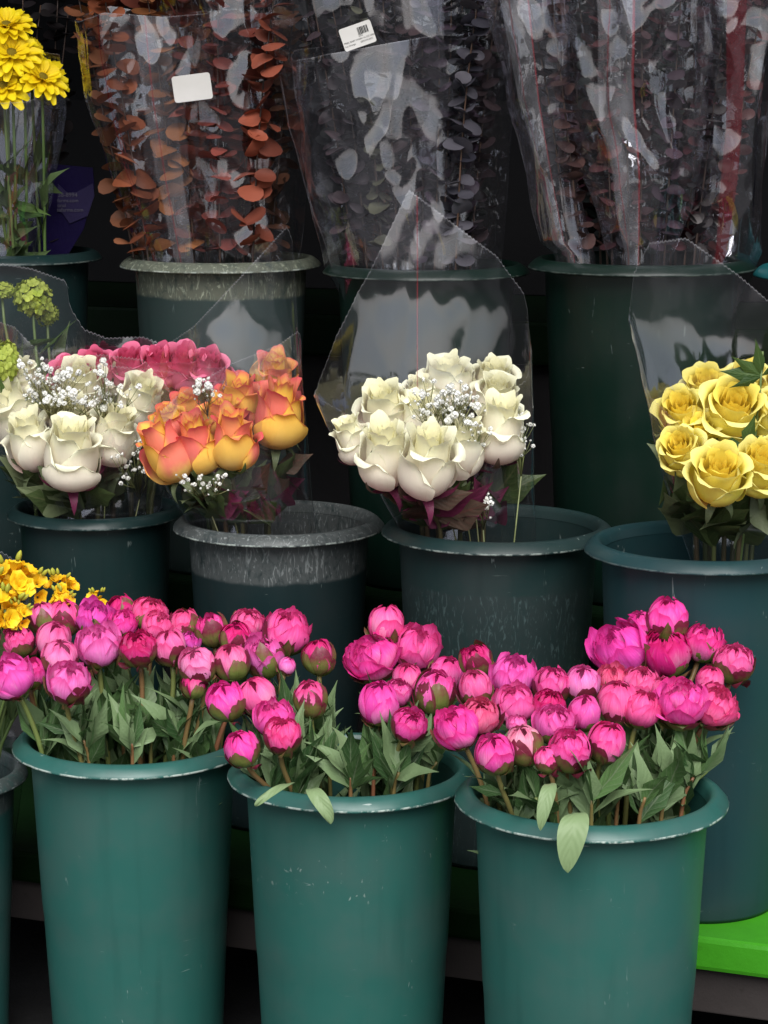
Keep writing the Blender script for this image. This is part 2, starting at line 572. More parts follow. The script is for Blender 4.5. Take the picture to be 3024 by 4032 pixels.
# ------------------------------------------------------------------ flower meshes
def petal_sph(mb, rs, Rr, th0, th1, phi0, hw, curl=0.0, ruffle=0.03, roff=0.0, lay=0.0, notch=0.12, nu=11, nv=12, zs=1.05, lift=0.0, fold=0.0, rv=None):
    """a petal lying on a sphere of radius Rr: polar angle th from the bottom pole"""
    s = rs.random() * 100
    rv = rs.random() if rv is None else rv
    P = np.zeros((nv, nu, 3))
    D = np.zeros((nv, nu, 4))
    for i in range(nv):
        v = i / (nv - 1)
        wv = (math.sin(PI * (0.10 + 0.74 * v)) ** 0.7)
        for j in range(nu):
            u = -1 + 2 * j / (nu - 1)
            rim = 1 - notch * abs(u) ** 2.4 + 0.10 * v * nz(u * 2.1 + s, v * 0.5, s) - 0.05 * v * math.exp(-(u / 0.18) ** 2) * (1 if rv > 0.4 else -1)
            th = th0 + (th1 - th0) * v * rim
            ph = phi0 + u * hw * wv + 0.10 * nz(v * 2 + s, 3.3, s)
            r = Rr * (1 + roff + curl * v ** 4 + lift * v + 0.05 * u * 0.6
                      + ruffle * nz(u * 1.8 + s, v * 2.2, s * 0.7) + ruffle * 0.9 * v * v * nz(u * 4.5 + s, v * 3.0, s * 1.7)
                      + fold * v * (abs(u) ** 2))
            st = math.sin(th)
            P[i, j] = (r * st * math.cos(ph), r * st * math.sin(ph), -r * zs * math.cos(th))
            D[i, j] = (v, max(abs(u) ** 1.0 * (0.5 + 0.5 * v), v), rv, lay)
    mb.grid(P, D)


def peony_bloom(kind, seed):
    """unit-radius bloom centred on the origin, bottom pole at -Z"""
    rs = random.Random(seed)
    mb = MB()
    g = PI * 2 / 5
    if kind == "bud":
        for k in range(4):
            petal_sph(mb, rs, 0.86, 0.4, 2.95, rs.random() * 6.3, 0.8, -0.02, 0.05, 0.0, 0.7, 0.1)
        for k in range(5):
            petal_sph(mb, rs, 0.93, 0.25, rs.uniform(2.5, 3.0), k * g + rs.uniform(-.2, .2), rs.uniform(0.7, 1.0), rs.uniform(-.05, .06), 0.08, 0.01 * k, 0.25)
        for k in range(3):
            petal_sph(mb, rs, 0.99, 0.2, rs.uniform(2.0, 2.75), k * 2.1 + rs.uniform(-.3, .3), rs.uniform(0.75, 1.05), rs.uniform(-.04, .10), 0.08, 0.01 * k, 0.0)
    elif kind == "swirl":
        for k in range(26):
            t = k / 25
            petal_sph(mb, rs, 0.42 + 0.42 * t, 1.0, rs.uniform(2.5, 2.95) - 0.1 * t, k * 2.4, rs.uniform(0.45, 0.75), rs.uniform(0.0, 0.14), 0.14, 0.0, 0.75 - 0.4 * t, 0.2, nu=9, nv=9)
        for k in range(5):
            petal_sph(mb, rs, 0.95, 0.25, rs.uniform(2.1, 2.5), k * g + rs.uniform(-.2, .2), rs.uniform(0.7, 0.95), -0.03, 0.07, 0.01 * k, 0.2)
        for k in range(3):
            petal_sph(mb, rs, 0.99, 0.2, rs.uniform(1.7, 2.2), k * 2.1, rs.uniform(0.7, 1.0), 0.0, 0.06, 0.01 * k, 0.0)
    elif kind == "open":
        for k in range(22):
            t = k / 21
            petal_sph(mb, rs, 0.40 + 0.40 * t, 0.9, rs.uniform(2.3, 2.8), k * 2.4, rs.uniform(0.45, 0.7), rs.uniform(0.02, 0.18), 0.15, 0, 0.6 - 0.3 * t, 0.2, nu=9, nv=9)
        for k in range(5):
            petal_sph(mb, rs, 0.90, 0.2, rs.uniform(2.2, 2.6), k * g + rs.uniform(-.2, .2), rs.uniform(0.75, 0.95), rs.uniform(-.02, .10), 0.06, 0.01 * k, 0.2, 0.15)
        for k in range(5):
            petal_sph(mb, rs, 0.97, 0.15, rs.uniform(1.75, 2.35), k * g + 0.6 + rs.uniform(-.2, .2), rs.uniform(0.75, 1.0), rs.uniform(0.0, 0.24), 0.09, 0.01 * k, 0.0, 0.15, lift=rs.uniform(0, .06))
    elif kind == "wide":
        for k in range(24):
            t = k / 23
            petal_sph(mb, rs, 0.45 + 0.42 * t, 0.9, rs.uniform(2.0, 2.7), k * 2.4, rs.uniform(0.45, 0.7), rs.uniform(0.02, 0.2), 0.15, 0, 0.6 - 0.3 * t, 0.2, nu=9, nv=9, zs=0.85)
        for k in range(6):
            petal_sph(mb, rs, 0.92, 0.2, rs.uniform(1.9, 2.3), k * PI / 3, rs.uniform(0.65, 0.85), rs.uniform(0.02, .14), 0.08, 0.01 * k, 0.15, 0.15, zs=0.85)
        for k in range(5):
            petal_sph(mb, rs, 1.0, 0.12, rs.uniform(1.5, 1.95), k * g + 0.5, rs.uniform(0.7, 0.95), rs.uniform(0.08, 0.28), 0.07, 0.01 * k, 0.0, 0.15, zs=0.85)
    return mb.mesh("peony_bloom", M["peony"])


def peony_calyx(level, seed):
    """level: how far the sepals climb, 0..1"""
    rs = random.Random(seed)
    mb = MB()
    n = 5
    for k in range(n):
        th1 = 1.05 + 1.1 * level + rs.uniform(-.3, .35)
        petal_sph(mb, rs, 1.035, 0.06, th1, k * 2 * PI / n + rs.uniform(-.25, .25), rs.uniform(0.62, 0.85), rs.uniform(-.03, .03), 0.035, 0.008 * k, 0, 0.1, nu=11, nv=11)
    for k in range(2):
        petal_sph(mb, rs, 1.08, 0.05, rs.uniform(0.9, 1.5) + 0.3 * level, rs.random() * 6.3, rs.uniform(0.30, 0.5), rs.uniform(0, .25), 0.04, 0.02, 0, 0.4, nu=9, nv=11)
    # receptacle
    pr = [(0.02, -1.16), (0.16, -1.14), (0.24, -1.06), (0.42, -0.98), (0.6, -0.86), (0.3, -0.8)]
    P = np.array([[(r * math.cos(a), r * math.sin(a), z) for a in np.linspace(0, 2 * PI, 14)[:-1]] for r, z in pr])
    D = np.zeros(P.shape[:2] + (4,))
    mb.grid(P, D, closed=True)
    return mb.mesh("peony_calyx", M["sepal"])


def leaf_mesh(name, mat, Ln, Wd, fold, curve, twist, seed, nv=13, droop=0.0, wav=0.08, peak=0.42):
    """leaf from origin along +Z, upper side towards +Y"""
    rs = random.Random(seed)
    s = rs.random() * 50
    nu = 7
    P = np.zeros((nv, nu, 3))
    D = np.zeros((nv, nu, 4))
    x0 = Vector((0, 0, 0))
    ang = 0.0
    pos = Vector((0, 0, 0))
    for i in range(nv):
        v = i / (nv - 1)
        if i:
            ang += (curve + droop * v) / (nv - 1)
            pos = pos + Vector((0, -math.sin(ang), math.cos(ang))) * (Ln / (nv - 1))
        a = v / peak if v < peak else 1 - (v - peak) / (1 - peak)
        w = Wd * 0.5 * (max(0.02, a) ** (0.75 if v < peak else 0.95)) * (1 if v < peak else (0.55 + 0.45 * a))
        tw = twist * v
        up = Vector((0, math.cos(ang), math.sin(ang)))
        for j in range(nu):
            u = -1 + 2 * j / (nu - 1)
            side = Vector((math.cos(tw), 0, 0)) + up * math.sin(tw)
            q = pos + side * (u * w) + up * (abs(u) * w * fold + w * wav * 3 * nz(u * 1.5 + s, v * 4, s))
            P[i, j] = q
            D[i, j] = (v, abs(u), rs.random() * 0 + 0.5, 0)
    mb = MB()
    mb.grid(P, D)
    return mb.mesh(name, mat)


def interp(x, xs, ys):
    return float(np.interp(x, xs, ys))


def rose_bloom(name, mat, seed, opn=0.3, npet=15, H=1.35, flare=0.0):
    """radius about 1, base at z=0, height H"""
    rs = random.Random(seed)
    mb = MB()
    vs = [0, .05, .13, .26, .40, .54, .70, .85, 1.0]
    ro = [.10, .36, .64, .88, .99, 1.0, .93, .83, .74]
    for k in range(npet):
        f = k / (npet - 1)
        s = rs.random() * 90
        rv = rs.random()
        phi0 = k * R_(137.5) + rs.uniform(-.15, .15)
        hw = R_(66) + f * R_(34)
        curl = R_(150) * (1 - f) ** 1.2 * (0.35 + opn) * rs.uniform(0.35, 1.25) + R_(8)
        curl = max(curl, 0.12)
        vc = 0.76 + 0.10 * f + rs.uniform(-.07, .05)
        hz = H * (0.95 + 0.07 * math.sin(PI * min(1, f * 1.1)) - 0.08 * max(0, f - 0.7) + rs.uniform(-.04, .04))
        if k < 6:
            hz *= (0.70, 0.78, 0.84, 0.86, 0.92, 0.95)[k] * rs.uniform(0.95, 1.06)
            curl *= 1.25
        rsc = 1 - 0.86 * f ** 0.9
        nv, nu = 15, 13
        P = np.zeros((nv, nu, 3))
        D = np.zeros((nv, nu, 4))
        v0 = 0.0 if f < 0.35 else 0.3
        for i in range(nv):
            t = i / (nv - 1)
            v = v0 + (1 - v0) * (t ** 0.85)
            for j in range(nu):
                u = -1 + 2 * j / (nu - 1)
                tip = 1 - (0.34 - 0.2 * f) * abs(u) ** 2.2 + 0.03 * math.exp(-(u / 0.2) ** 2) + 0.09 * nz(u * 2.4 + s, 0.3, s)
                w = hw * (1 - 0.30 * max(0, (v - 0.7) / 0.3) ** 2) * (0.75 + 0.25 * min(1, v * 3))
                ph = phi0 + u * w
                vz = v * tip
                cu = curl * (1 - 0.35 * abs(u) ** 2) * (1 + 0.3 * nz(u * 1.6 + s, v, s * 0.4))
                rr = interp(min(vz, vc), vs, ro)
                zz = hz * min(vz, vc)
                if vz > vc:
                    a = (vz - vc) / (1 - vc) * cu
                    rho = (1 - vc) * hz / max(cu, 0.2)
                    zz = hz * vc + rho * math.sin(a)
                    rr = rr + rho * (1 - math.cos(a)) * (1.0 / max(rsc, 0.3)) * 0.9
                r = rr * rsc + flare * rsc * max(0, vz - 0.35) ** 1.5
                r *= 1 + 0.075 * u * (0.3 + 0.7 * v) + 0.05 * abs(u) ** 3 * v + 0.05 * nz(u * 2 + s, v * 2, s) * (0.3 + v)
                r += (0.012 if k % 2 else 0.0)
                zz += 0.05 * v * v * nz(u * 3.6 + s, v * 2, s * 1.3)
                P[i, j] = (r * math.cos(ph), r * math.sin(ph), zz)
                D[i, j] = (v, max(abs(u) * (0.35 + 0.65 * v), v), rv, f)
        mb.grid(P, D)
    return mb.mesh(name, mat)


def rose_calyx(seed, mat):
    rs = random.Random(seed)
    mb = MB()
    for k in range(5):
        a0 = k * 2 * PI / 5 + rs.uniform(-.2, .2)
        out = rs.uniform(0.9, 1.5)
        nv, nu = 9, 5
        P = np.zeros((nv, nu, 3))
        dn = rs.random() < 0.55
        for i in range(nv):
            v = i / (nv - 1)
            if dn:
                r = 0.2 + 0.55 * math.sin(v * 1.7)
                z = 0.05 - 0.75 * v * v + 0.1 * v
            else:
                r = 0.2 + 0.85 * math.sin(min(v * 1.5, 1.5)) + 0.02
                z = 0.0 + 0.62 * v * v + 0.1 * v
            w = 0.20 * (1 - v) ** 0.7 + 0.01
            for j in range(nu):
                u = -1 + 2 * j / (nu - 1)
                P[i, j] = (r * math.cos(a0) - u * w * math.sin(a0), r * math.sin(a0) + u * w * math.cos(a0), z + 0.05 * abs(u))
        mb.grid(P)
    pr = [(0.06, -0.34), (0.12, -0.30), (0.2, -0.16), (0.26, 0.0), (0.3, 0.08), (0.2, 0.12)]
    P = np.array([[(r * math.cos(a), r * math.sin(a), z) for a in np.linspace(0, 2 * PI, 13)[:-1]] for r, z in pr])
    mb.grid(P, closed=True)
    return mb.mesh("rose_calyx", mat)


def stem_obj(parent, pts, r0, r1, mat, name="stem", seg=7):
    mb = MB()
    n = len(pts)
    mb.tube(pts, [r0 + (r1 - r0) * i / (n - 1) for i in range(n)], seg)
    return place(name, mb.mesh(name, mat), parent)


PEONY = {k: [peony_bloom(k, 100 * i + j) for j in range(nvar)] for i, (k, nvar) in enumerate((("bud", 9), ("swirl", 6), ("open", 7), ("wide", 3)))}
CALYX = {"low": [peony_calyx(0.15, 11), peony_calyx(0.2, 12)], "mid": [peony_calyx(0.5, 13), peony_calyx(0.55, 14), peony_calyx(0.45, 15)], "high": [peony_calyx(0.95, 16), peony_calyx(1.05, 17)]}
PLEAF = [leaf_mesh("leaf", M["pleaf"], 1.0, rnd.uniform(0.30, 0.42), rnd.uniform(0.15, 0.5), rnd.uniform(-0.5, 0.9), rnd.uniform(-.5, .5), 40 + i, droop=rnd.uniform(0, 1.0)) for i in range(9)]
PLEAF_DROOP = [leaf_mesh("leaf", M["pleaf"], 1.0, 0.36, 0.25, 0.9, 0.2, 70 + i, droop=2.6) for i in range(2)]
RLEAF = {k: [leaf_mesh("leaf", M[k], 1.0, rnd.uniform(0.5, 0.62), rnd.uniform(0.1, 0.35), rnd.uniform(-.3, .7), rnd.uniform(-.4, .4), 90 + i, peak=0.45, wav=0.05) for i in range(4)] for k in ("rleaf", "rleafred")}
GLEAF = [leaf_mesh("leaf", M["gleaf"], 1.0, rnd.uniform(0.3, 0.45), 0.25, rnd.uniform(-.3, .7), rnd.uniform(-.4, .4), 190 + i) for i in range(4)]

HOT = (0.97, 0.11, 0.47, 1)
MAG = (0.97, 0.16, 0.56, 1)
CORAL = (0.93, 0.135, 0.41, 1)
CRIM = (0.76, 0.030, 0.24, 1)
PALE = (0.97, 0.33, 0.62, 1)


# ------------------------------------------------------------------ buckets
def bucket_profile(Ro, Hh):
    q = Ro
    pts = [(0.0, 0.004), (0.66 * q, 0.004), (0.69 * q, 0.0), (0.705 * q, 0.006)]
    n = 22
    for i in range(1, n + 1):
        t = i / n
        z = 0.006 + (Hh - 0.030) * t
        r = (0.708 + 0.134 * t) * q
        if t > 0.53:
            r += 0.0009
        pts.append((r, z))
    body = pts + [(0.845 * q, Hh - 0.0145)]
    rim = [(0.843 * q, Hh - 0.0140), (0.90 * q, Hh - 0.0120), (0.962 * q, Hh - 0.0135), (0.990 * q, Hh - 0.0150), (1.0 * q, Hh - 0.0143), (1.0 * q, Hh - 0.0125), (0.985 * q, Hh - 0.0095),
           (0.955 * q, Hh - 0.0045), (0.92 * q, Hh - 0.0010), (0.890 * q, Hh), (0.868 * q, Hh - 0.0022), (0.852 * q, Hh - 0.007), (0.838 * q, Hh - 0.016)]
    inner = [(0.838 * q - 0.0002, Hh - 0.0165), (0.83 * q, Hh - 0.06), (0.77 * q, Hh * 0.5), (0.70 * q, 0.014), (0.0, 0.012)]
    return body, rim, inner


def lathe(mb, prof, Hh, seg=96, jit=0.0, edge=None, seed=0):
    P = np.zeros((len(prof), seg, 3))
    D = np.zeros((len(prof), seg, 4))
    for i, (r, z) in enumerate(prof):
        for j in range(seg):
            a = 2 * PI * j / seg
            rr, zz = r, z
            if r > 0.01:
                rr = r * (1 + 0.004 * math.cos(2 * a + seed) + 0.002 * math.cos(3 * a + seed * 2))
                if edge and edge[i] > 0.5:
                    rr += jit * nz(math.cos(a) * 22 + seed, math.sin(a) * 22, 1.0) + jit * 0.7 * nz(math.cos(a) * 70, math.sin(a) * 70, seed)
            P[i, j] = (rr * math.cos(a), rr * math.sin(a), zz)
            D[i, j] = (Hh - z, edge[i] if edge else 0, 0, 0)
    mb.grid(P, D, closed=True)


def make_bucket(X, Y, z, Ro, Hh, mat, label, group, seed=0):
    t = thing("flower_bucket", label, "bucket", (X, Y, z), group, (0, 0, rnd.random() * 6.28))
    body, rim, inner = bucket_profile(Ro, Hh)
    mb = MB()
    lathe(mb, body, Hh, seed=seed)
    lathe(mb, inner, Hh, seed=seed)
    place("body", mb.mesh("bucket_body", mat), t)
    mb = MB()
    eg = [0, 0.2, 0.5, 0.8, 1, 1, 0.75, 0.3, 0.1, 0, 0, 0, 0]
    lathe(mb, rim, Hh, jit=0.0011, edge=eg, seed=seed)
    place("rim", mb.mesh("bucket_rim", mat), t)
    return t


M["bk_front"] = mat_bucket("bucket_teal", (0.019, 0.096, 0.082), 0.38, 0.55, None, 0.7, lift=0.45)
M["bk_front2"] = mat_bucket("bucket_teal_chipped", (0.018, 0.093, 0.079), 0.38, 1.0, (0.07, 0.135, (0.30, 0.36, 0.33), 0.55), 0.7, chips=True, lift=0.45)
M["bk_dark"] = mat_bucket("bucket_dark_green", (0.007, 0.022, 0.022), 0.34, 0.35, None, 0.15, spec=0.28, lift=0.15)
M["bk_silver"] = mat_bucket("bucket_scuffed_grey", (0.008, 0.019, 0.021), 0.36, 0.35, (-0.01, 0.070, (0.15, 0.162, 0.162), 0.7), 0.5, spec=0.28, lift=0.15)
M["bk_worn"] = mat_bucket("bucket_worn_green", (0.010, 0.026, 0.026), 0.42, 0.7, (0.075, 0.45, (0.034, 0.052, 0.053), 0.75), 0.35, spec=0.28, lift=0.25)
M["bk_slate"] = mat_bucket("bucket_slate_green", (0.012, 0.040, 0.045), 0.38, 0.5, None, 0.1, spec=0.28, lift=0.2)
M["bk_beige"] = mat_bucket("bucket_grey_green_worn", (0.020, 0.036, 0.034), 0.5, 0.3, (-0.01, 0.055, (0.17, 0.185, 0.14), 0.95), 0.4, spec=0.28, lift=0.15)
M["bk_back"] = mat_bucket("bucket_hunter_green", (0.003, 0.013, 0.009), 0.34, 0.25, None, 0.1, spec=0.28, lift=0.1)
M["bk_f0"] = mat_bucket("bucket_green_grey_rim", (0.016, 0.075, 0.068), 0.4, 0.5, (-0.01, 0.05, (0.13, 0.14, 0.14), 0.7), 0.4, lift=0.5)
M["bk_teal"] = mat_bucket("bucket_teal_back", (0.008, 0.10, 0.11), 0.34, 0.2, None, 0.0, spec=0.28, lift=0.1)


def rim_z(px, py, Y):
    return W(px, py, Y).z


BK = {}


def add_bucket(key, px, py, Y, wpx, mat, label, group, base_z, seed):
    c = W(px, py, Y)
    Ro = px2m(wpx, Y) / 2
    zr = c.z + 0.010
    BK[key] = (c.x, Y, zr, Ro)
    make_bucket(c.x, Y, base_z, Ro, zr - base_z, mat, label, group, seed)


SH1, SH2, SH3 = 0.215, 0.50, 0.85
G1, G2, G3 = "front row of buckets on the ground", "buckets on the low green shelf", "buckets on the second shelf"
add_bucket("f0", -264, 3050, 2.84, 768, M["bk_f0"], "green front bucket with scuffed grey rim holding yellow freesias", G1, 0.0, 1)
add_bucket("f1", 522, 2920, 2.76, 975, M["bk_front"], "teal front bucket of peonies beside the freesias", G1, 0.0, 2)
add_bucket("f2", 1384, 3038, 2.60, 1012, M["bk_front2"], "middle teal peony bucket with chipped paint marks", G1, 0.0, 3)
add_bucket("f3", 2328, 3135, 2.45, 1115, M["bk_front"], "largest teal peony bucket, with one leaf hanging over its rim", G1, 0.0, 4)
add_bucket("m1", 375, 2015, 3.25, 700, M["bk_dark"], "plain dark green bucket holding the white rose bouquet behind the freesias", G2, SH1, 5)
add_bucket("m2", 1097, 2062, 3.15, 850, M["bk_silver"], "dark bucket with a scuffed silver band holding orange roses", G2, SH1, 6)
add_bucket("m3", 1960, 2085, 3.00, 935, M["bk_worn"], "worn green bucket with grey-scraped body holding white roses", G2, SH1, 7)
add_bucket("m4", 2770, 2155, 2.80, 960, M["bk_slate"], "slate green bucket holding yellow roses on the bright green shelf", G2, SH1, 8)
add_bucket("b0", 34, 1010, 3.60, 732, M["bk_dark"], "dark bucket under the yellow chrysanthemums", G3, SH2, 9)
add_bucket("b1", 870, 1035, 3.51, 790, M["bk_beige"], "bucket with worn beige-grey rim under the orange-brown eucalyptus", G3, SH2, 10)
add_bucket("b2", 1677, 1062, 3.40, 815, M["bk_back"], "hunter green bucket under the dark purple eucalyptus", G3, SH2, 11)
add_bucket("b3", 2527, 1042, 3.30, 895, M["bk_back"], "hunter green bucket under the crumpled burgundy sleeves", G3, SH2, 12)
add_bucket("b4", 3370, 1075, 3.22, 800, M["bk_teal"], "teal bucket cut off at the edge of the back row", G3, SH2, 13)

# ------------------------------------------------------------------ display stand, ground, shop wall, added light blockers
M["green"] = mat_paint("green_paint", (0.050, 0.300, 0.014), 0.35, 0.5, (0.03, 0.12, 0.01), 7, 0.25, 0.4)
M["green_shaded"] = mat_paint("green_paint_shaded", (0.003, 0.013, 0.003), 0.5, 0.6, (0.01, 0.012, 0.008), 7, 0.3)  # shelf green darkened to carry the shade between the buckets
M["green_deep_shade"] = mat_paint("green_paint_deep_shade", (0.004, 0.012, 0.005), 0.4, 0.2, (0.01, 0.01, 0.01), 7, 0.2)  # upper shelves: deep shade put into the paint colour
M["riser_shaded"] = mat_paint("riser_board_shaded", (0.038, 0.036, 0.038), 0.75, 0.4, (0.01, 0.01, 0.01), 5, 0.3)  # upper risers: grey darkened for the shade they stand in
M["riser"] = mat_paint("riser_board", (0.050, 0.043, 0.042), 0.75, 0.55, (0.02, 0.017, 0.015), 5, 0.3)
M["asphalt"] = mat_paint("asphalt", (0.020, 0.020, 0.021), 0.9, 0.6, (0.075, 0.07, 0.065), 12, 0.7)
M["concrete"] = mat_paint("concrete", (0.085, 0.083, 0.082), 0.85, 0.3, (0.15, 0.14, 0.13), 3, 0.3)
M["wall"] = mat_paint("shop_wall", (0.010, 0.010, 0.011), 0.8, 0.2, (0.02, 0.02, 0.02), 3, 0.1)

TH = R_(-20)
stand = thing("display_stand", "stepped flower stand with bright green shelves and grey risers", "display stand", (0.36, 2.66, 0), None, (0, 0, TH))


def beveled_box(lo, hi, b=0.006):
    import bmesh
    bm = bmesh.new()
    mb = MB().box(lo, hi)
    vs = [bm.verts.new(v) for v in mb.v]
    for f in mb.f:
        bm.faces.new([vs[i] for i in f])
    bmesh.ops.bevel(bm, geom=list(bm.edges), offset=b, segments=2, affect="EDGES", profile=0.6)
    me = bpy.data.meshes.new("board")
    bm.to_mesh(me)
    bm.free()
    me.polygons.foreach_set("use_smooth", [False] * len(me.polygons))
    return me


def board(name, lo, hi, mat, parent, b=0.006):
    me = beveled_box(lo, hi, b)
    me.materials.append(mat)
    return place(name, me, parent)


D1, D2, D3 = 0.0, 0.45, 0.98
FT = 0.042
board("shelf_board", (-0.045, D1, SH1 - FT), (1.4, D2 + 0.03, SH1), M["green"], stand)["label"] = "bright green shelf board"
board("shelf_board", (-1.7, D1 + 0.001, SH1 - FT - 0.001), (-0.047, D2 + 0.03, SH1 - 0.001), M["green_shaded"], stand)["label"] = "green shelf board with shade painted in"  # split off so this stretch carries the painted shade
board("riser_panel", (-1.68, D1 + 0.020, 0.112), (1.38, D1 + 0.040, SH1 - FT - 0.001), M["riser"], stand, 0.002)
board("shelf_board", (-1.7, D2, SH2 - FT * 1.5), (1.4, D3 + 0.03, SH2), M["green_deep_shade"], stand)
board("riser_panel", (-1.68, D2 + 0.035, SH1 + 0.001), (1.38, D2 + 0.055, SH2 - FT * 1.5 - 0.001), M["riser_shaded"], stand, 0.002)
board("shelf_board", (-1.7, D3, SH3 - FT * 1.7), (1.4, D3 + 0.6, SH3), M["green_deep_shade"], stand)
board("riser_panel", (-1.68, D3 + 0.03, SH2 + 0.001), (1.38, D3 + 0.05, SH3 - FT * 1.7 - 0.001), M["riser_shaded"], stand, 0.002)
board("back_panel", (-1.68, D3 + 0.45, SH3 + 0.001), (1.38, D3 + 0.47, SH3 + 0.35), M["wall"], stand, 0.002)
for x in (-1.6, -0.4, 0.3, 1.3):
    board("foot", (x, D1 + 0.05, 0.0), (x + 0.06, D1 + 0.11, SH1 - FT - 0.001), M["riser"], stand, 0.003)


def sheet(name, x0, x1, y0, y1, z, mat):
    me = MB().poly([(x0, y0, z), (x1, y0, z), (x1, y1, z), (x0, y1, z)], [(0, 1, 2, 3)]).mesh(name, mat, False)
    return tag(place(name, me), kind="structure")


sheet("ground", -60, 60, -60, 60, 0.0, M["asphalt"])
sheet("pavement", -30, 30, -4.0, 1.2, 0.004, M["concrete"])
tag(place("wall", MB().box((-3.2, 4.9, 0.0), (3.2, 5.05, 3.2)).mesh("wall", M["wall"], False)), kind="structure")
tag(place("light_blocker_top", MB().box((-3.2, 2.6, 2.35), (3.2, 4.9, 2.45)).mesh("light_blocker_top", M["wall"], False)), kind="structure")  # out of view, added overhead to keep light off the back rows
tag(place("light_blocker_side", MB().box((-2.3, 3.3, 0.0), (-2.2, 4.9, 2.35)).mesh("light_blocker_side", M["wall"], False)), kind="structure")  # out of view, added to darken the back from this side
tag(place("light_blocker_side", MB().box((2.2, 3.3, 0.0), (2.3, 4.9, 2.35)).mesh("light_blocker_side", M["wall"], False)), kind="structure")  # added counterpart, darkens the back from the other side

# ------------------------------------------------------------------ peonies
ORD = ["first", "second", "third", "fourth", "fifth", "sixth", "seventh", "eighth", "ninth", "tenth", "eleventh", "twelfth", "thirteenth", "fourteenth", "fifteenth", "sixteenth", "seventeenth", "eighteenth", "nineteenth", "twentieth", "twenty-first", "twenty-second", "twenty-third", "twenty-fourth"]
C_ = {"H": HOT, "M": MAG, "C": CORAL, "R": CRIM, "P": PALE}
# px, py, diameter px, kind, calyx, colour, lean right, lean to viewer, depth offset (m)
PE1 = [
    (69, 2521, 122, "swirl", "mid", "C", -.1, .35, 0), (169, 2435, 112, "bud", "high", "M", -.2, .1, 0), (252, 2430, 125, "bud", "high", "C", .1, .1, 0),
    (36, 2662, 170, "open", "low", "M", -.3, .3, 0), (122, 2644, 112, "swirl", "low", "H", .1, .2, .03), (211, 2518, 128, "bud", "low", "C", .3, .3, 0),
    (235, 2588, 132, "bud", "mid", "P", .2, .3, 0), (271, 2680, 162, "open", "mid", "P", .1, .35, 0), (371, 2433, 138, "open", "mid", "M", .2, .2, 0),
    (386, 2539, 162, "open", "low", "P", .1, .2, 0), (476, 2400, 108, "bud", "high", "R", -.2, .1, .02), (482, 2456, 108, "open", "mid", "H", .2, .2, 0),
    (542, 2548, 140, "swirl", "mid", "R", 0, .3, -.01), (591, 2415, 138, "swirl", "mid", "C", .2, .2, 0), (621, 2463, 118, "open", "low", "H", .2, .2, 0),
    (669, 2548, 122, "bud", "mid", "C", 0, .15, 0), (723, 2457, 112, "bud", "high", "C", .1, .2, 0), (746, 2530, 84, "open", "low", "M", .3, .2, .02),
    (777, 2620, 135, "bud", "mid", "P", -.3, .3, 0), (829, 2475, 122, "swirl", "high", "H", -.1, .05, 0), (765, 2698, 95, "bud", "high", "R", .2, .1, .04),
    (975, 2456, 130, "swirl", "low", "C", .1, .3, 0), (926, 2512, 116, "bud", "high", "R", 0, .2, 0), (912, 2608, 135, "bud", "high", "C", 0, .15, 0),
]
PE2 = [
    (1128, 2480, 168, "open", "mid", "H", .2, .15, .06), (1035, 2578, 152, "open", "high", "M", -.1, .2, .05), (1131, 2622, 64, "bud", "low", "M", .4, .1, .05),
    (1254, 2585, 122, "bud", "high", "R", -.1, -.05, .05), (889, 2761, 142, "bud", "mid", "H", -.2, .3, 0), (1012, 2741, 140, "bud", "mid", "H", -.3, .25, 0),
    (1078, 2824, 142, "open", "low", "H", -.1, .25, 0), (1111, 2890, 140, "swirl", "mid", "H", .1, .45, -.02), (952, 2947, 130, "bud", "mid", "H", -.35, .45, 0),
    (1221, 2751, 124, "bud", "high", "C", 0, .15, .02), (1522, 2456, 136, "bud", "low", "C", .2, .15, .06), (1460, 2582, 196, "wide", "low", "H", -.3, .2, .05),
    (1642, 2545, 170, "open", "low", "H", .3, .2, .05), (1605, 2671, 112, "bud", "low", "C", .1, .2, .03), (1493, 2767, 150, "bud", "low", "H", .1, .2, 0),
    (1569, 2724, 105, "swirl", "low", "H", .1, .2, .02), (1612, 2850, 136, "swirl", "mid", "C", .3, .5, 0), (1715, 2724, 148, "bud", "high", "H", .1, .1, 0),
    (1758, 2651, 128, "bud", "mid", "C", .2, .2, .04),
]
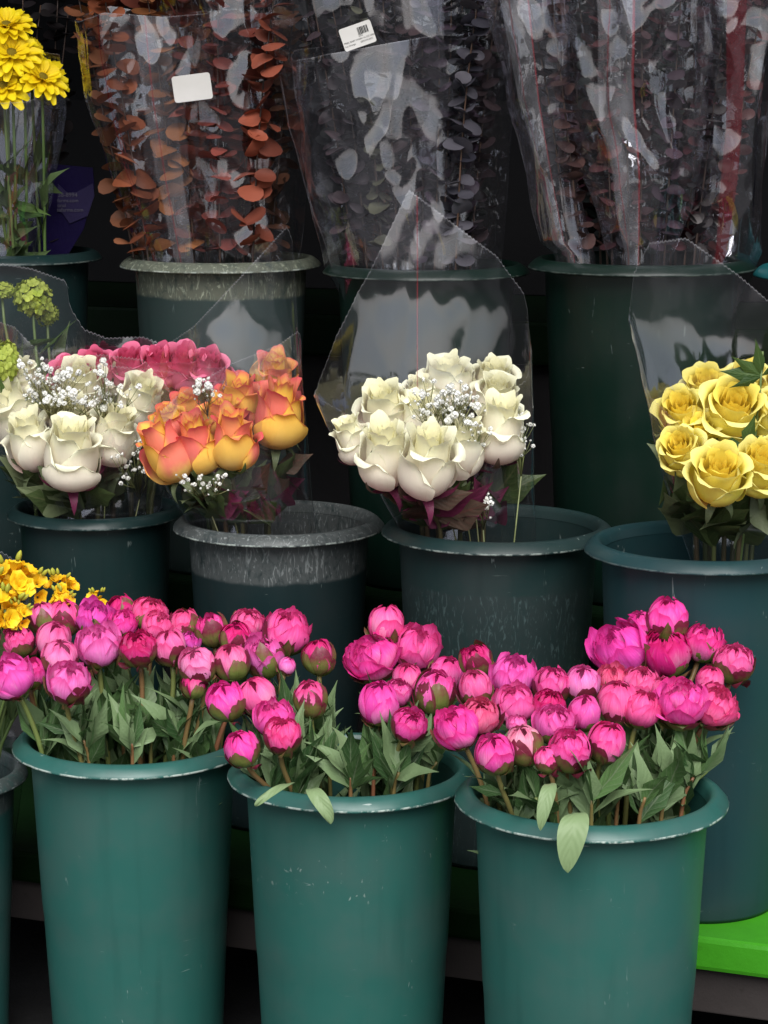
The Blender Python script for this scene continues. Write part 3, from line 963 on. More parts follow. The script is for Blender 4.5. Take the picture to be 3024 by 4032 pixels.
PE3 = [
    (1872, 2597, 122, "swirl", "high", "R", -.3, .15, .06), (2019, 2657, 166, "open", "low", "M", 0, .15, .03), (2023, 2765, 155, "open", "low", "M", .1, .2, .02),
    (1872, 2709, 122, "bud", "mid", "C", -.2, .15, .03), (1888, 2815, 148, "swirl", "mid", "C", 0, .5, .0), (1795, 2861, 160, "open", "low", "H", -.5, .25, .01),
    (1947, 2968, 145, "bud", "mid", "H", -.2, .35, 0), (2059, 2933, 142, "bud", "high", "P", -.1, .3, 0), (2035, 2848, 76, "open", "low", "M", .1, .1, .02),
    (2171, 2693, 140, "swirl", "mid", "C", 0, .25, .03), (2163, 2773, 126, "swirl", "mid", "R", .1, .35, .02), (2183, 2845, 150, "open", "low", "M", .1, .3, .01),
    (2243, 2949, 160, "swirl", "mid", "H", .1, .5, -.01), (2155, 2990, 96, "bud", "mid", "H", -.2, .2, .01), (2299, 2805, 122, "bud", "low", "H", .1, .3, .01),
    (2295, 2693, 130, "bud", "mid", "P", 0, .25, .03), (2390, 2921, 142, "bud", "mid", "H", .3, .3, 0), (2410, 2672, 112, "open", "low", "C", 0, .2, .04),
    (2430, 2765, 150, "bud", "mid", "H", .1, .25, .02), (2530, 2785, 146, "swirl", "low", "H", .2, .3, .02), (2522, 2688, 146, "swirl", "mid", "C", .1, .2, .04),
    (2614, 2717, 98, "bud", "mid", "C", 0, .2, .04), (2685, 2755, 196, "wide", "low", "H", .1, .2, 0), (2812, 2770, 182, "wide", "low", "H", .3, .15, .02),
    (2795, 2682, 104, "bud", "low", "C", .1, .2, .05), (2442, 2549, 205, "open", "low", "H", -.6, .15, .08), (2526, 2458, 98, "bud", "mid", "H", -.1, .1, .10),
    (2626, 2438, 152, "bud", "mid", "H", .1, .1, .09), (2622, 2561, 184, "swirl", "low", "R", 0, .45, .07), (2769, 2525, 142, "open", "mid", "H", .2, .15, .09),
    (2889, 2605, 152, "swirl", "mid", "C", .2, .3, .07),
]
KINDW = {"bud": "rounded half-closed pink", "swirl": "ruffled", "open": "large opening", "wide": "wide open double"}
COLW = {"H": "hot pink", "M": "magenta pink", "C": "coral pink", "R": "crimson", "P": "pale pink"}
CALW = {"low": "", "mid": " with maroon-edged sepals", "high": " wrapped in green sepals"}
KINDN = {"bud": "peony bud", "swirl": "swirled peony", "open": "opening peony", "wide": "wide open peony"}


def rows_label(items, keyrow):
    """row name and rank from the left for every (px,py)"""
    n = len(items)
    order = sorted(range(n), key=lambda i: items[i][1])
    cuts = keyrow
    rows = {}
    for rank, i in enumerate(order):
        r = sum(1 for c in cuts if items[i][1] > c)
        rows.setdefault(r, []).append(i)
    out = [None] * n
    for r, lst in rows.items():
        lst.sort(key=lambda i: items[i][0])
        for k, i in enumerate(lst):
            out[i] = (r, k, len(lst))
    return out


def rank_words(k, n):
    if k == n - 1:
        return "last"
    return ORD[k]


def add_peonies(items, bkey, pmid, yk, where, cuts, rownames, yspan=0.115):
    bx, by, bz, bro = BK[bkey]
    labs = rows_label(items, cuts)
    for idx, (px, py, dm, kind, cal, colr, lx, ly, dy) in enumerate(items):
        Y = by + max(-yspan, min(yspan, (pmid - py) * yk)) + dy
        c = W(px, py, Y)
        Rr = px2m(dm, Y) / 2 * 1.10
        ax = Vector((lx + rnd.uniform(-.12, .12), -ly + rnd.uniform(-.1, .1), 1)).normalized()
        r, k, nrow = labs[idx]
        lab = "%s %s%s, %s from left, %s, %s" % (COLW[colr], KINDN[kind], CALW[cal], ORD[k], rownames[r], where)
        lab = lab.replace("  ", " ")
        base = c - ax * Rr * 1.1
        t = thing("peony", lab, "peony", base, "cut pink peonies in the front buckets")
        Mx = basis(ax, rnd.random() * 6.28)
        Mx.translation = ax * Rr * 1.1
        sc = Matrix.Diagonal((Rr, Rr, Rr * rnd.uniform(0.98, 1.1), 1))
        colv = C_[colr]
        j = rnd.uniform(0.9, 1.1)
        colv = (min(1, colv[0] * rnd.uniform(.94, 1.04)), colv[1] * rnd.uniform(.7, 1.4), colv[2] * rnd.uniform(.85, 1.15), 1)
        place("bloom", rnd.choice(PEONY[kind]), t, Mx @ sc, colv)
        place("calyx", rnd.choice(CALYX[cal]), t, Mx @ sc)
        # stem into the bucket
        fx = bx + (base.x - bx) * 0.50
        fy = by + (base.y - by) * 0.45
        rr = math.hypot(fx - bx, fy - by)
        lim = bro * 0.60
        if rr > lim:
            fx = bx + (fx - bx) * lim / rr
            fy = by + (fy - by) * lim / rr
        foot = Vector((fx, fy, bz - 0.36)) - base
        # where the stem crosses the rim it must stay inside the bucket
        mid = Vector((bx + (base.x - bx) * 0.80, by + (base.y - by) * 0.72, bz - 0.03))
        rr = math.hypot(mid.x - bx, mid.y - by)
        if rr > bro * 0.76:
            s = bro * 0.76 / rr
            mid.x = bx + (mid.x - bx) * s
            mid.y = by + (mid.y - by) * s
        mid = mid - base
        p0 = Vector((0, 0, 0)) + ax * Rr * 0.05
        h = (p0 - mid).length
        down = (mid - foot).normalized()
        pts = bez(p0, p0 - ax * h * 0.35, mid + down * h * 0.35, mid, 9)
        pts += [mid + (foot - mid) * q for q in (0.35, 0.7, 1.0)]
        sr = px2m(22, Y) / 2
        stem_obj(t, pts, sr * 0.95, sr * 1.05, M["pstem"])
        # leaves on the lower stem
        nl = rnd.choice((13, 14, 15, 16))
        for q in range(nl):
            i0 = rnd.choice((5, 6, 7, 7, 8, 8, 8, 8, 9))
            p = pts[i0] + (pts[min(i0 + 1, len(pts) - 1)] - pts[i0]) * rnd.random() * 0.8
            az = rnd.random() * 6.28
            out = rnd.uniform(0.15, 0.75)
            d = Vector((math.cos(az) * out, math.sin(az) * out, 1)).normalized()
            ln = rnd.uniform(0.055, 0.095)
            # keep the leaf inside the rim opening when it starts below it
            lx2 = base.x + p.x + d.x * ln * 0.6 - bx
            ly2 = base.y + p.y + d.y * ln * 0.6 - by
            if math.hypot(lx2, ly2) > bro * 0.78 and base.z + p.z < bz:
                d = Vector((-(base.x + p.x - bx) * 3, -(base.y + p.y - by) * 3, 1)).normalized()
            B = basis(d, rnd.random() * 6.28)
            B.translation = p
            place("leaf", rnd.choice(PLEAF), t, B @ Matrix.Diagonal((ln, ln, ln, 1)))
        # a leaf or two just under the bloom
        if rnd.random() < 0.45 and h > 0.05:
            p = pts[rnd.choice((2, 3, 4))]
            az = rnd.uniform(-2.6, -0.5) if rnd.random() < 0.5 else rnd.random() * 6.28
            d = Vector((math.cos(az), math.sin(az) * 0.7, rnd.uniform(0.1, 0.8))).normalized()
            ln = rnd.uniform(0.04, 0.062)
            B = basis(d, rnd.random() * 6.28)
            B.translation = p
            place("leaf", rnd.choice(PLEAF), t, B @ Matrix.Diagonal((ln, ln, ln, 1)))


RN4 = ["back row", "second row", "third row", "front row"]
add_peonies(PE1, "f1", 2540, 0.00062, "bucket beside freesias", [2470, 2560, 2630], RN4)
add_peonies(PE2, "f2", 2740, 0.00062, "middle bucket", [2590, 2700, 2800], RN4)
add_peonies(PE3, "f3", 2800, 0.00058, "largest bucket", [2620, 2700, 2790, 2870], ["top cluster", "back row", "second row", "third row", "front row"], 0.125)


def add_shoots(bkey, pxs, where, seed):
    rs = random.Random(seed)
    bx, by, bz, bro = BK[bkey]
    for k, (px, py, yo) in enumerate(pxs):
        Y = by + yo
        top = W(px, py, Y)
        foot = Vector((bx + (top.x - bx) * 0.6, by + yo * 0.6, bz - 0.36))
        t = thing("peony_shoot", "leafy peony shoot without a bloom, %s from left in the %s" % (ORD[k], where), "peony shoot", top, "leafy peony shoots in the front buckets")
        q0 = Vector((0, 0, 0))
        q1 = Vector((max(bx - bro * .7, min(bx + bro * .7, bx + (top.x - bx) * .9)), by + yo * .9, bz - 0.02)) - top
        f = foot - top
        pts = bez(q0, q0 + (q1 - q0) * .4, q1 + (q1 - f).normalized() * .02, q1, 6) + [q1.lerp(f, .5), f]
        stem_obj(t, pts, 0.0016, 0.0028, M["pstem"])
        for q in range(9):
            p = pts[rs.choice((0, 0, 1, 2, 3, 4, 5))]
            az = rs.random() * 6.28
            out = rs.uniform(0.2, 0.9) if q else rs.uniform(1.2, 2.2)
            d = Vector((math.cos(az) * out, math.sin(az) * out, 1)).normalized()
            B = basis(d, rs.random() * 6.28)
            B.translation = p
            ln = rs.uniform(0.05, 0.085)
            place("leaf", rs.choice(PLEAF), t, B @ Matrix.Diagonal((ln, ln, ln, 1)))


add_shoots("f1", [(230, 2900, -.02), (330, 2915, -.07), (420, 2860, .03), (520, 2925, -.075), (600, 2880, -.03), (700, 2900, -.05), (790, 2900, 0)], "bucket beside freesias", 1)
add_shoots("f2", [(1000, 3040, -.04), (1150, 3040, -.06), (1290, 3010, -.02), (1380, 3060, -.085), (1480, 3000, -.03), (1570, 3040, -.06), (1640, 2990, 0), (1720, 3000, -.01)], "middle bucket", 2)
add_shoots("f3", [(1990, 3120, -.06), (2110, 3140, -.08), (2230, 3100, -.04), (2330, 3150, -.1), (2440, 3120, -.06), (2540, 3140, -.07), (2640, 3080, -.03), (2730, 3060, 0), (2800, 3020, .02)], "largest bucket", 3)

# big drooping leaves over the rims: parts of the peonies nearest to them
def drape(parent_px, start, tip, Y, wd, label=None):
    best = None
    for o in COL.objects:
        if o.get("category") == "peony":
            p = W(*parent_px, Y)
            d = (o.location - p).length
            if best is None or d < best[0]:
                best = (d, o)
    t = best[1]
    a = W(start[0], start[1], Y)
    b = W(tip[0], tip[1], Y - 0.035)
    mb = MB()
    n, nu = 14, 7
    P = np.zeros((n, nu, 3))
    D = np.zeros((n, nu, 4))
    m1 = a + Vector((0, -0.03, 0.02))
    pts = bez(a, m1, b + Vector((0, -0.006, (a.z - b.z) * 0.45)), b, n)
    for i, p in enumerate(pts):
        v = i / (n - 1)
        w = wd * 0.5 * max(0.03, math.sin(PI * min(1, v ** 0.85)) ** 0.75)
        for j in range(nu):
            u = -1 + 2 * j / (nu - 1)
            P[i, j] = tuple(p + Vector((u * w, -abs(u) * w * 0.15 + 0.003 * nz(u * 2, v * 3, wd * 99), 0.12 * u * w)) - t.location)
            D[i, j] = (v, abs(u), .5, 0)
    mb.grid(P, D)
    o = place("leaf", mb.mesh("leaf", M["pleaf_pale"]), t)
    if label:
        o["label"] = label


M["pleaf_pale"] = mat_leaf("peony_leaf_pale", (0.13, 0.22, 0.085), (0.20, 0.30, 0.13), (0.22, 0.31, 0.15), (0.15, 0.22, 0.12))
drape((2243, 2949), (2262, 3205), (2235, 3437), 2.45 - 0.145, 0.032, "pale leaf hanging over the bucket rim")
drape((2155, 2990), (2165, 3090), (2128, 3270), 2.45 - 0.135, 0.017)
drape((1111, 2890), (1225, 3110), (1302, 3245), 2.60 - 0.138, 0.020, "pale leaf hanging over the bucket rim")
drape((952, 2947), (1150, 3090), (1010, 3175), 2.60 - 0.138, 0.018)

# ------------------------------------------------------------------ roses
ROSE = {
    "white": [rose_bloom("rose_bloom", M["white"], 300 + i, 0.40, 17, 1.75, 0.08) for i in range(4)],
    "orange": [rose_bloom("rose_bloom", M["orange"], 320 + i, 0.32, 14, 1.85, 0.05) for i in range(4)],
    "yellow": [rose_bloom("rose_bloom", M["yellow"], 340 + i, 0.45, 20, 1.40, 0.34) for i in range(3)],
    "pinkrose": [rose_bloom("rose_bloom", M["pinkrose"], 360 + i, 0.35, 14, 1.5, 0.1) for i in range(2)],
}
RCAL = {"white": [rose_calyx(1, M["rleaf"]), rose_calyx(2, M["rleafred"])], "orange": [rose_calyx(3, M["rleaf"])], "yellow": [rose_calyx(4, M["rleaf"])], "pinkrose": [rose_calyx(5, M["rleaf"])]}


def gated(c, bkey, pull=0.6, n=8):
    """stem path from a head at c through the bucket's mouth to its floor, relative to c"""
    bx, by, bz, bro = BK[bkey]
    g = Vector((bx + (c.x - bx) * pull, by + (c.y - by) * 0.5, bz))
    d = math.hypot(g.x - bx, g.y - by)
    if d > bro * 0.68:
        g.x = bx + (g.x - bx) * bro * 0.68 / d
        g.y = by + (g.y - by) * bro * 0.68 / d
    f = Vector((bx + (g.x - bx) * 0.6, by + (g.y - by) * 0.6, bz - 0.36))
    g, f = g - c, f - c
    h = g.length
    return bez(Vector((0, 0, 0)), Vector((0, 0, -h * .35)), g + (g - f).normalized() * h * .3, g, n) + [g.lerp(f, .5), f]


def add_roses(kind, items, bkey, ymid, yk, Yc, labels, group, leafmats, foot_dx=0.0, nleaf=14, squeeze=0.30):
    bx, by, bz, bro = BK[bkey]
    for i, (px, py, w, h, lx, ly, dy) in enumerate(items):
        Y = Yc + (ymid - py) * yk + dy
        c = W(px, py, Y)
        ax = Vector((lx, -ly - (0.17 if kind in ("white", "orange") else 0.25), 1)).normalized()
        Rr = px2m(w, Y) / 2 * (1.12 if kind == "yellow" else 1.27)
        hh = px2m(h, Y) * 1.08
        mesh = ROSE[kind][i % len(ROSE[kind])]
        Hm = {"white": 1.75, "orange": 1.85, "yellow": 1.45, "pinkrose": 1.5}[kind]
        sz = max(Rr * 0.85, min(Rr * 1.42, hh * 1.15 / Hm))
        base = c - ax * sz * Hm * 0.5
        t = thing("rose", labels[i], "rose", base, group)
        Mx = basis(ax, rnd.random() * 6.28)
        place("bloom", mesh, t, Mx @ Matrix.Diagonal((Rr, Rr, sz, 1)))
        place("calyx", rnd.choice(RCAL[kind]), t, Mx @ Matrix.Diagonal((Rr, Rr, Rr, 1)))
        fx = bx + foot_dx + (base.x - bx - foot_dx) * squeeze
        fy = by + (base.y - by) * 0.3
        foot = Vector((fx, fy, bz - 0.36)) - base
        gate = Vector((bx + foot_dx + (base.x - bx - foot_dx) * 0.62, by + (base.y - by) * 0.5, bz))
        gr = math.hypot(gate.x - bx, gate.y - by)
        if gr > bro * 0.66:
            gate.x = bx + (gate.x - bx) * bro * 0.66 / gr
            gate.y = by + (gate.y - by) * bro * 0.66 / gr
        gate = gate - base
        h = gate.length
        pts = bez(Vector((0, 0, 0)), -ax * h * 0.35, gate - (gate - foot).normalized() * -h * 0.3, gate, 8)
        pts += [gate.lerp(foot, 0.5), foot]
        stem_obj(t, pts, px2m(20, Y) / 2, px2m(20, Y) / 2, M["rstem"])
        for q in range(nleaf):
            low_ = q % 3 > 0
            p = pts[rnd.choice((4, 5, 6, 7) if low_ else (1, 2, 3, 4))]
            az = rnd.uniform(-PI, 0.0)
            d = Vector((math.cos(az) * 0.8, math.sin(az) * 0.25, rnd.uniform(-0.9, 0.5)))
            d.x -= max(-.8, min(.8, (base.x + p.x - bx - foot_dx) * 6))
            if base.z + p.z < bz + 0.07:
                d.z = abs(d.z) + 0.25
            if low_:
                d.y -= 0.5
            d.normalize()
            ln = rnd.uniform(0.055, 0.085) * (1.15 if low_ else 1)
            B = basis(d, rnd.uniform(-0.8, 0.8) + (PI if rnd.random() < .25 else 0))
            B.translation = p
            place("leaf", rnd.choice(RLEAF[rnd.choice(leafmats)]), t, B @ Matrix.Diagonal((ln, ln, ln, 1)))


WA = [(86, 1490, 120, 130, -.2, .3, 0), (52, 1640, 190, 230, -.4, .2, .01), (118, 1745, 165, 270, -.15, .12, -.02), (282, 1790, 200, 250, .08, .25, -.05), (321, 1509, 165, 150, .05, .55, .02),
      (282, 1650, 175, 150, 0, .3, 0), (447, 1712, 170, 210, .3, .2, -.02), (450, 1500, 100, 100, .2, .3, .05), (549, 1580, 155, 180, .35, .3, .02)]
LA = ["small white rose half hidden at the back edge of the baby's breath", "white rose cut off at the photo's edge, left bouquet", "tall narrow white rose left of the front one, left bouquet",
      "foremost white rose of the left bouquet, tip pointing down", "round open white rose behind the baby's breath, left bouquet", "white rose in the middle of the left bouquet, behind the foremost",
      "white rose right of the foremost, left bouquet, turned away", "smallest white rose of the left bouquet, below the pink roses", "blush white rose beside the orange roses, behind film"]
add_roses("white", WA, "m1", 1640, 0.00035, 3.22, LA, "white roses in the left bouquet", ["rleaf"], -0.02)
OB = [(1078, 1465, 150, 130, .15, .35, .04), (1097, 1630, 180, 260, .12, .1, -.02), (940, 1580, 165, 170, .1, .2, .03), (872, 1632, 150, 130, 0, .25, .02), (917, 1735, 170, 210, .05, .1, -.03),
      (775, 1752, 165, 210, -.2, .15, -.01), (655, 1780, 165, 270, -.5, .1, -.01), (668, 1655, 125, 110, -.2, .3, .03), (735, 1605, 130, 110, -.1, .3, .05)]
LB = ["uppermost orange rose of the orange bouquet", "tall orange rose with red blush, rightmost of the orange bouquet", "yellow-orange rose in the middle back of the orange bouquet",
      "orange rose with a pleated rim right above the reddest rose", "reddest rose at the front of the orange bouquet", "orange rose between the reddest rose and the leaning one",
      "orange rose leaning out at the left of its bouquet", "small orange rose above the leaning one", "dark red-backed rose under the baby's breath, orange bouquet"]
add_roses("orange", OB, "m2", 1650, 0.0003, 3.10, LB, "orange roses in the middle bouquet", ["rleaf", "rleaf", "rleafred"], -0.03, 14)
WC = [(1761, 1508, 180, 175, 0, .15, .06), (1942, 1500, 160, 140, .1, .3, .07), (1957, 1555, 160, 130, .1, .4, .03), (1965, 1697, 185, 255, .12, .15, -.02), (1816, 1768, 165, 270, .15, .25, -.02),
      (1683, 1825, 205, 280, .1, .3, -.06), (1518, 1795, 190, 280, -.05, .2, -.03), (1392, 1735, 130, 180, -.4, .15, 0), (1652, 1655, 150, 180, 0, .1, .02), (1520, 1615, 190, 180, -.2, .35, .03), (1655, 1540, 110, 110, -.1, .3, .06)]
LC = ["uppermost white rose of the tall sleeve, above the baby's breath", "white rose at the top right of the tall sleeve", "greenish white rose below the top right one, tall sleeve",
      "large white rose under the greenish one, tall sleeve", "creamy white rose right of the foremost, tall sleeve", "foremost white rose of the tall sleeve with pink-flushed base",
      "large white rose left of the foremost, tall sleeve", "greenish white rose at the far left of the tall sleeve", "upright white rose above the foremost, tall sleeve",
      "fluffy cream rose behind the left ones, tall sleeve", "small white rose beside the baby's breath top, tall sleeve"]
add_roses("white", WC, "m3", 1680, 0.0003, 2.96, LC, "white roses in the tall sleeve", ["rleaf", "rleafred", "rleafred"], -0.04)
YD = [(2681, 1625, 175, 150, -.25, .75, .02), (2886, 1615, 240, 180, 0, .85, 0), (2777, 1530, 170, 130, -.1, .5, .07), (2940, 1505, 170, 120, .1, .5, .08), (2680, 1775, 165, 190, -.4, .8, 0),
      (2826, 1880, 220, 250, 0, .65, -.06), (2995, 1840, 200, 240, .1, .65, -.05), (3045, 1640, 190, 170, .2, .7, .02), (2750, 1715, 170, 140, -.1, .5, .03), (3075, 1530, 170, 140, .2, .5, .06)]
LD = ["yellow rose at the upper left of the yellow bouquet", "widest open yellow rose in the middle of its bouquet", "yellow rose behind the widest one, top row", "yellow rose under the green leaves at the top",
      "yellow rose at the far left, pressed against the film", "foremost yellow rose with peachy base", "yellow rose right of the foremost, cut off at the edge", "yellow rose behind the edge one, mostly out of view",
      "yellow rose petals showing between the left roses", "yellow rose at the back edge, mostly out of view"]
add_roses("yellow", YD, "m4", 1700, 0.0003, 2.78, LD, "yellow roses", ["rleaf"], 0.02, 9)
PK = [(376, 1448, 150, 110, -.1, .4, 0), (509, 1447, 150, 140, 0, .4, 0), (627, 1442, 150, 130, 0, .4, 0), (721, 1450, 165, 150, .1, .4, 0), (815, 1458, 155, 130, .2, .4, 0), (270, 1475, 140, 100, -.2, .4, 0)]
LP = ["pink rose third along the row behind the white roses", "pink rose with the highest petals behind the white roses", "pink rose between the white and orange bouquets, middle of its row",
      "pink rose seen through the orange bouquet's sleeve, left", "pink rose farthest right, behind the orange roses", "pink rose petals farthest left, behind the baby's breath"]
add_roses("pinkrose", PK, "m1", 1450, 0.0, 3.315, LP, "pink roses behind", ["rleaf"], 0.05, 1, 0.2)


# ------------------------------------------------------------------ baby's breath
def pom(mb, c, r, rs):
    n = rs.choice((13, 15, 17)) if r > 0.0028 else 8
    for k in range(n):
        z = 1 - 1.7 * (k + 0.5) / n
        a = k * 2.39996 + rs.uniform(-.3, .3)
        q = math.sqrt(max(0, 1 - z * z))
        d = Vector((math.cos(a) * q, math.sin(a) * q, z))
        t1 = d.orthogonal().normalized()
        t1 = (Matrix.Rotation(rs.random() * 6.28, 3, d) @ t1)
        t2 = d.cross(t1)
        o = c + d * r * rs.uniform(0.55, 0.8)
        w = r * 0.52
        ring = [o + (t1 * math.cos(b) + t2 * math.sin(b)) * w * rs.uniform(.85, 1.1) + d * r * rs.uniform(0.05, 0.28) for b in (0, 1.05, 2.1, 3.14, 4.19, 5.24)]
        mb.poly([o] + ring, [(0, i + 1, (i + 1) % 6 + 1) for i in range(6)])


def babys_breath(pxs, Y, bkey, label, group, seed, foot_dx=0):
    rs = random.Random(seed)
    bx, by, bz, bro = BK[bkey]
    cx = sum(p[0] for p in pxs) / len(pxs)
    low = max(p[1] for p in pxs)
    base = W(cx, low + 110, Y)
    base.y = max(base.y, by - bro * 0.45)
    base.x = max(bx - bro * 0.62, min(bx + bro * 0.62, base.x))
    t = thing("babys_breath", label, "baby's breath", base, group)
    ms, mf = MB(), MB()
    foot = Vector((bx + foot_dx, by, bz - 0.3)) - base
    root = Vector((0, 0, 0))
    ms.tube([foot, foot * 0.5 + Vector((0, 0, 0.02)), root], [0.0013, 0.0011, 0.0009], 5)
    for (px, py, sz) in pxs:
        e = W(px, py, Y + rs.uniform(-.02, .02)) - base
        m = e * 0.55 + Vector((rs.uniform(-.006, .006), rs.uniform(-.006, .006), 0.0))
        ms.tube([root, m, e], [0.0008, 0.0006, 0.0004], 4)
        pom(mf, e, px2m(sz, Y) / 2 * 0.8, rs)
        for k in range(rs.choice((2, 3))):
            e2 = m + (e - m) * rs.uniform(0.3, 0.8) + Vector((rs.uniform(-.015, .015), rs.uniform(-.01, .01), rs.uniform(-.004, .014)))
            ms.tube([m, (m + e2) * 0.5 + Vector((0, 0, -.001)), e2], [0.0005, 0.0004, 0.0003], 4)
            pom(mf, e2, px2m(rs.uniform(8, 20), Y) / 2, rs)
    place("stem", ms.mesh("gyp_stem", M["bbstem"]), t)
    place("blossoms", mf.mesh("gyp_blossoms", M["bb"], False), t)


rs = random.Random(5)


def scatter(cx, cy, sx, sy, n, lo=18, hi=44):
    return [(cx + rs.gauss(0, sx), cy + rs.gauss(0, sy), rs.uniform(lo, hi)) for _ in range(n)]


G_ = "sprigs of baby's breath among the roses"
babys_breath(scatter(165, 1480, 70, 35, 22, 20, 46), 3.17, "m1", "largest baby's breath sprig, top left of the left white bouquet", G_, 1)
babys_breath(scatter(235, 1555, 70, 25, 16), 3.15, "m1", "baby's breath sprig in front of the round white rose", G_, 2)
babys_breath(scatter(420, 1530, 50, 45, 13), 3.15, "m1", "baby's breath sprig between round and blush white roses", G_, 3)
babys_breath(scatter(530, 1790, 40, 40, 10, 14, 30), 3.14, "m1", "baby's breath low between white and orange bouquets", G_, 4)
babys_breath(scatter(820, 1535, 30, 30, 9, 18, 48), 3.02, "m2", "baby's breath sprig on top of the orange roses", G_, 5)
babys_breath(scatter(780, 1880, 60, 20, 8, 14, 34), 3.02, "m2", "baby's breath low under the orange roses", G_, 6)
babys_breath(scatter(1690, 1540, 35, 30, 13, 18, 40), 2.92, "m3", "baby's breath sprig at the upper left in the tall sleeve", G_, 7)
babys_breath(scatter(1790, 1590, 55, 40, 24, 18, 46), 2.90, "m3", "densest baby's breath sprig, centre of the tall sleeve", G_, 8)
babys_breath(scatter(1865, 1700, 18, 50, 10, 16, 34), 2.89, "m3", "baby's breath hanging between two white roses, tall sleeve", G_, 9)
babys_breath(scatter(2045, 1680, 16, 60, 13, 18, 44), 2.93, "m3", "baby's breath down the right fold of the tall sleeve", G_, 10)
babys_breath(scatter(1895, 1985, 25, 14, 5, 16, 40), 2.89, "m3", "baby's breath near the bottom of the tall sleeve", G_, 11)


# ------------------------------------------------------------------ yellow freesias, viburnum, chrysanthemums
def freesia_mesh(seed, n):
    rs = random.Random(seed)
    mp, mbud = MB(), MB()
    for k in range(n):
        # floret centre inside a lumpy ellipsoid
        a = rs.random() * 6.28
        z = rs.uniform(-1, 1)
        rad = rs.uniform(0.45, 1.0)
        c = Vector((math.cos(a) * math.sqrt(1 - z * z), math.sin(a) * math.sqrt(1 - z * z), z)) * rad
        d = (c * 0.8 + Vector((0, -.3, .6))).normalized()
        B = basis(d, rs.random() * 6.28).to_3x3()
        fs = rs.uniform(0.42, 0.56)
        rv0 = rs.random()
        for p in range(6):
            a0 = p * PI / 3
            nv, nu = 7, 5
            P = np.zeros((nv, nu, 3))
            D = np.zeros((nv, nu, 4))
            opn = rs.uniform(0.55, 1.25)
            for i in range(nv):
                v = i / (nv - 1)
                r = 0.12 + 0.75 * v ** 1.6 * opn + (0.02 if p % 2 else 0)
                zz = -0.7 + 1.25 * v - 0.35 * v ** 3 * opn
                w = (0.10 + 0.42 * math.sin(PI * (0.08 + 0.74 * v)))
                for j in range(nu):
                    u = -1 + 2 * j / (nu - 1)
                    q = Vector((r * math.cos(a0) - u * w * math.sin(a0), r * math.sin(a0) + u * w * math.cos(a0), zz + 0.12 * u * u))
                    P[i, j] = tuple(c + (B @ q) * fs)
                    D[i, j] = (v, abs(u), min(1, max(0, 0.7 * rv0 + 0.4 * v)), 0)
            mp.grid(P, D)
    for k in range(5):
        a = rs.uniform(-.8, 1.0)
        c = Vector((math.sin(a) * 0.95, rs.uniform(-.4, .3), 0.55 + 0.5 * math.cos(a)))
        d = Vector((math.sin(a), -.1, 1)).normalized()
        pts = [c + d * s for s in (0, .15, .35, .5)]
        mbud.tube(pts, [.07, .13, .11, .03], 7)
    return mp.mesh("freesia_florets", M["fre"]), mbud.mesh("freesia_buds", M["freb"])


FRE = [freesia_mesh(1, 11), freesia_mesh(2, 9), freesia_mesh(3, 12)]
frel = [(40, 2300, 95, 0), (120, 2310, 70, .03), (20, 2400, 80, -.05), (235, 2320, 60, .04), (250, 2375, 55, .02), (385, 2368, 45, .05), (-60, 2330, 100, 0), (75, 2420, 50, -.05)]
FL = ["largest yellow freesia head at the photo's edge", "yellow freesia between the largest head and the upright spray", "orange-yellow freesia low at the photo's edge", "upright yellow freesia spray with green buds",
      "yellow freesia just above the peony bud with green sepals", "yellow freesia standing apart over the peonies, green bud in it", "yellow freesia mostly beyond the photo's edge", "small open freesia floret facing the viewer"]
for i, (px, py, rp, dy) in enumerate(frel):
    Y = 2.83 + dy
    c = W(px, py, Y)
    t = thing("freesia", FL[i], "freesia", c, "yellow freesias behind the peonies")
    r = px2m(rp, Y)
    a, b = FRE[i % 3]
    ax = Vector((rnd.uniform(-.1, .5), -0.2, 1)).normalized()
    B = basis(ax, rnd.uniform(-.5, .5)) @ Matrix.Diagonal((r, r, r, 1))
    place("florets", a, t, B)
    place("buds", b, t, B)
    gp = gated(c, "f1" if i == 5 else "f0")
    stem_obj(t, gp, 0.0018, 0.0022, M["gstem"])
    for q in range(4):
        d = Vector((rnd.uniform(-.4, .4), rnd.uniform(-.5, .2), 1)).normalized()
        B = basis(d, rnd.random() * 6.28)
        B.translation = rnd.choice(gp[3:8])
        place("leaf", rnd.choice(GLEAF), t, B @ Matrix.Diagonal((.05, .1, .1, 1)))


def viburnum_mesh(seed, n):
    rs = random.Random(seed)
    mp = MB()
    for k in range(n):
        z = 1 - 2 * (k + .5) / n
        a = k * 2.39996
        c = Vector((math.cos(a) * math.sqrt(1 - z * z), math.sin(a) * math.sqrt(1 - z * z), z)) * rs.uniform(0.75, 1.02)
        d = (c + Vector((rs.uniform(-.3, .3), rs.uniform(-.3, .3), rs.uniform(-.1, .4)))).normalized()
        B = basis(d, rs.random() * 6.28).to_3x3()
        rv = rs.random()
        for p in range(5):
            a0 = p * 2 * PI / 5
            nv, nu = 5, 5
            P = np.zeros((nv, nu, 3))
            D = np.zeros((nv, nu, 4))
            for i in range(nv):
                v = i / (nv - 1)
                r = 0.02 + 0.30 * v
                w = 0.17 * math.sin(PI * (0.1 + 0.78 * v))
                for j in range(nu):
                    u = -1 + 2 * j / (nu - 1)
                    q = Vector((r * math.cos(a0) - u * w * math.sin(a0), r * math.sin(a0) + u * w * math.cos(a0), 0.07 * v * v - 0.05 * u * u))
                    P[i, j] = tuple(c + B @ q)
                    D[i, j] = (v, abs(u), 0.65 * rv + 0.35 * v, 0)
            mp.grid(P, D)
    return mp.mesh("viburnum_florets", M["vib"])


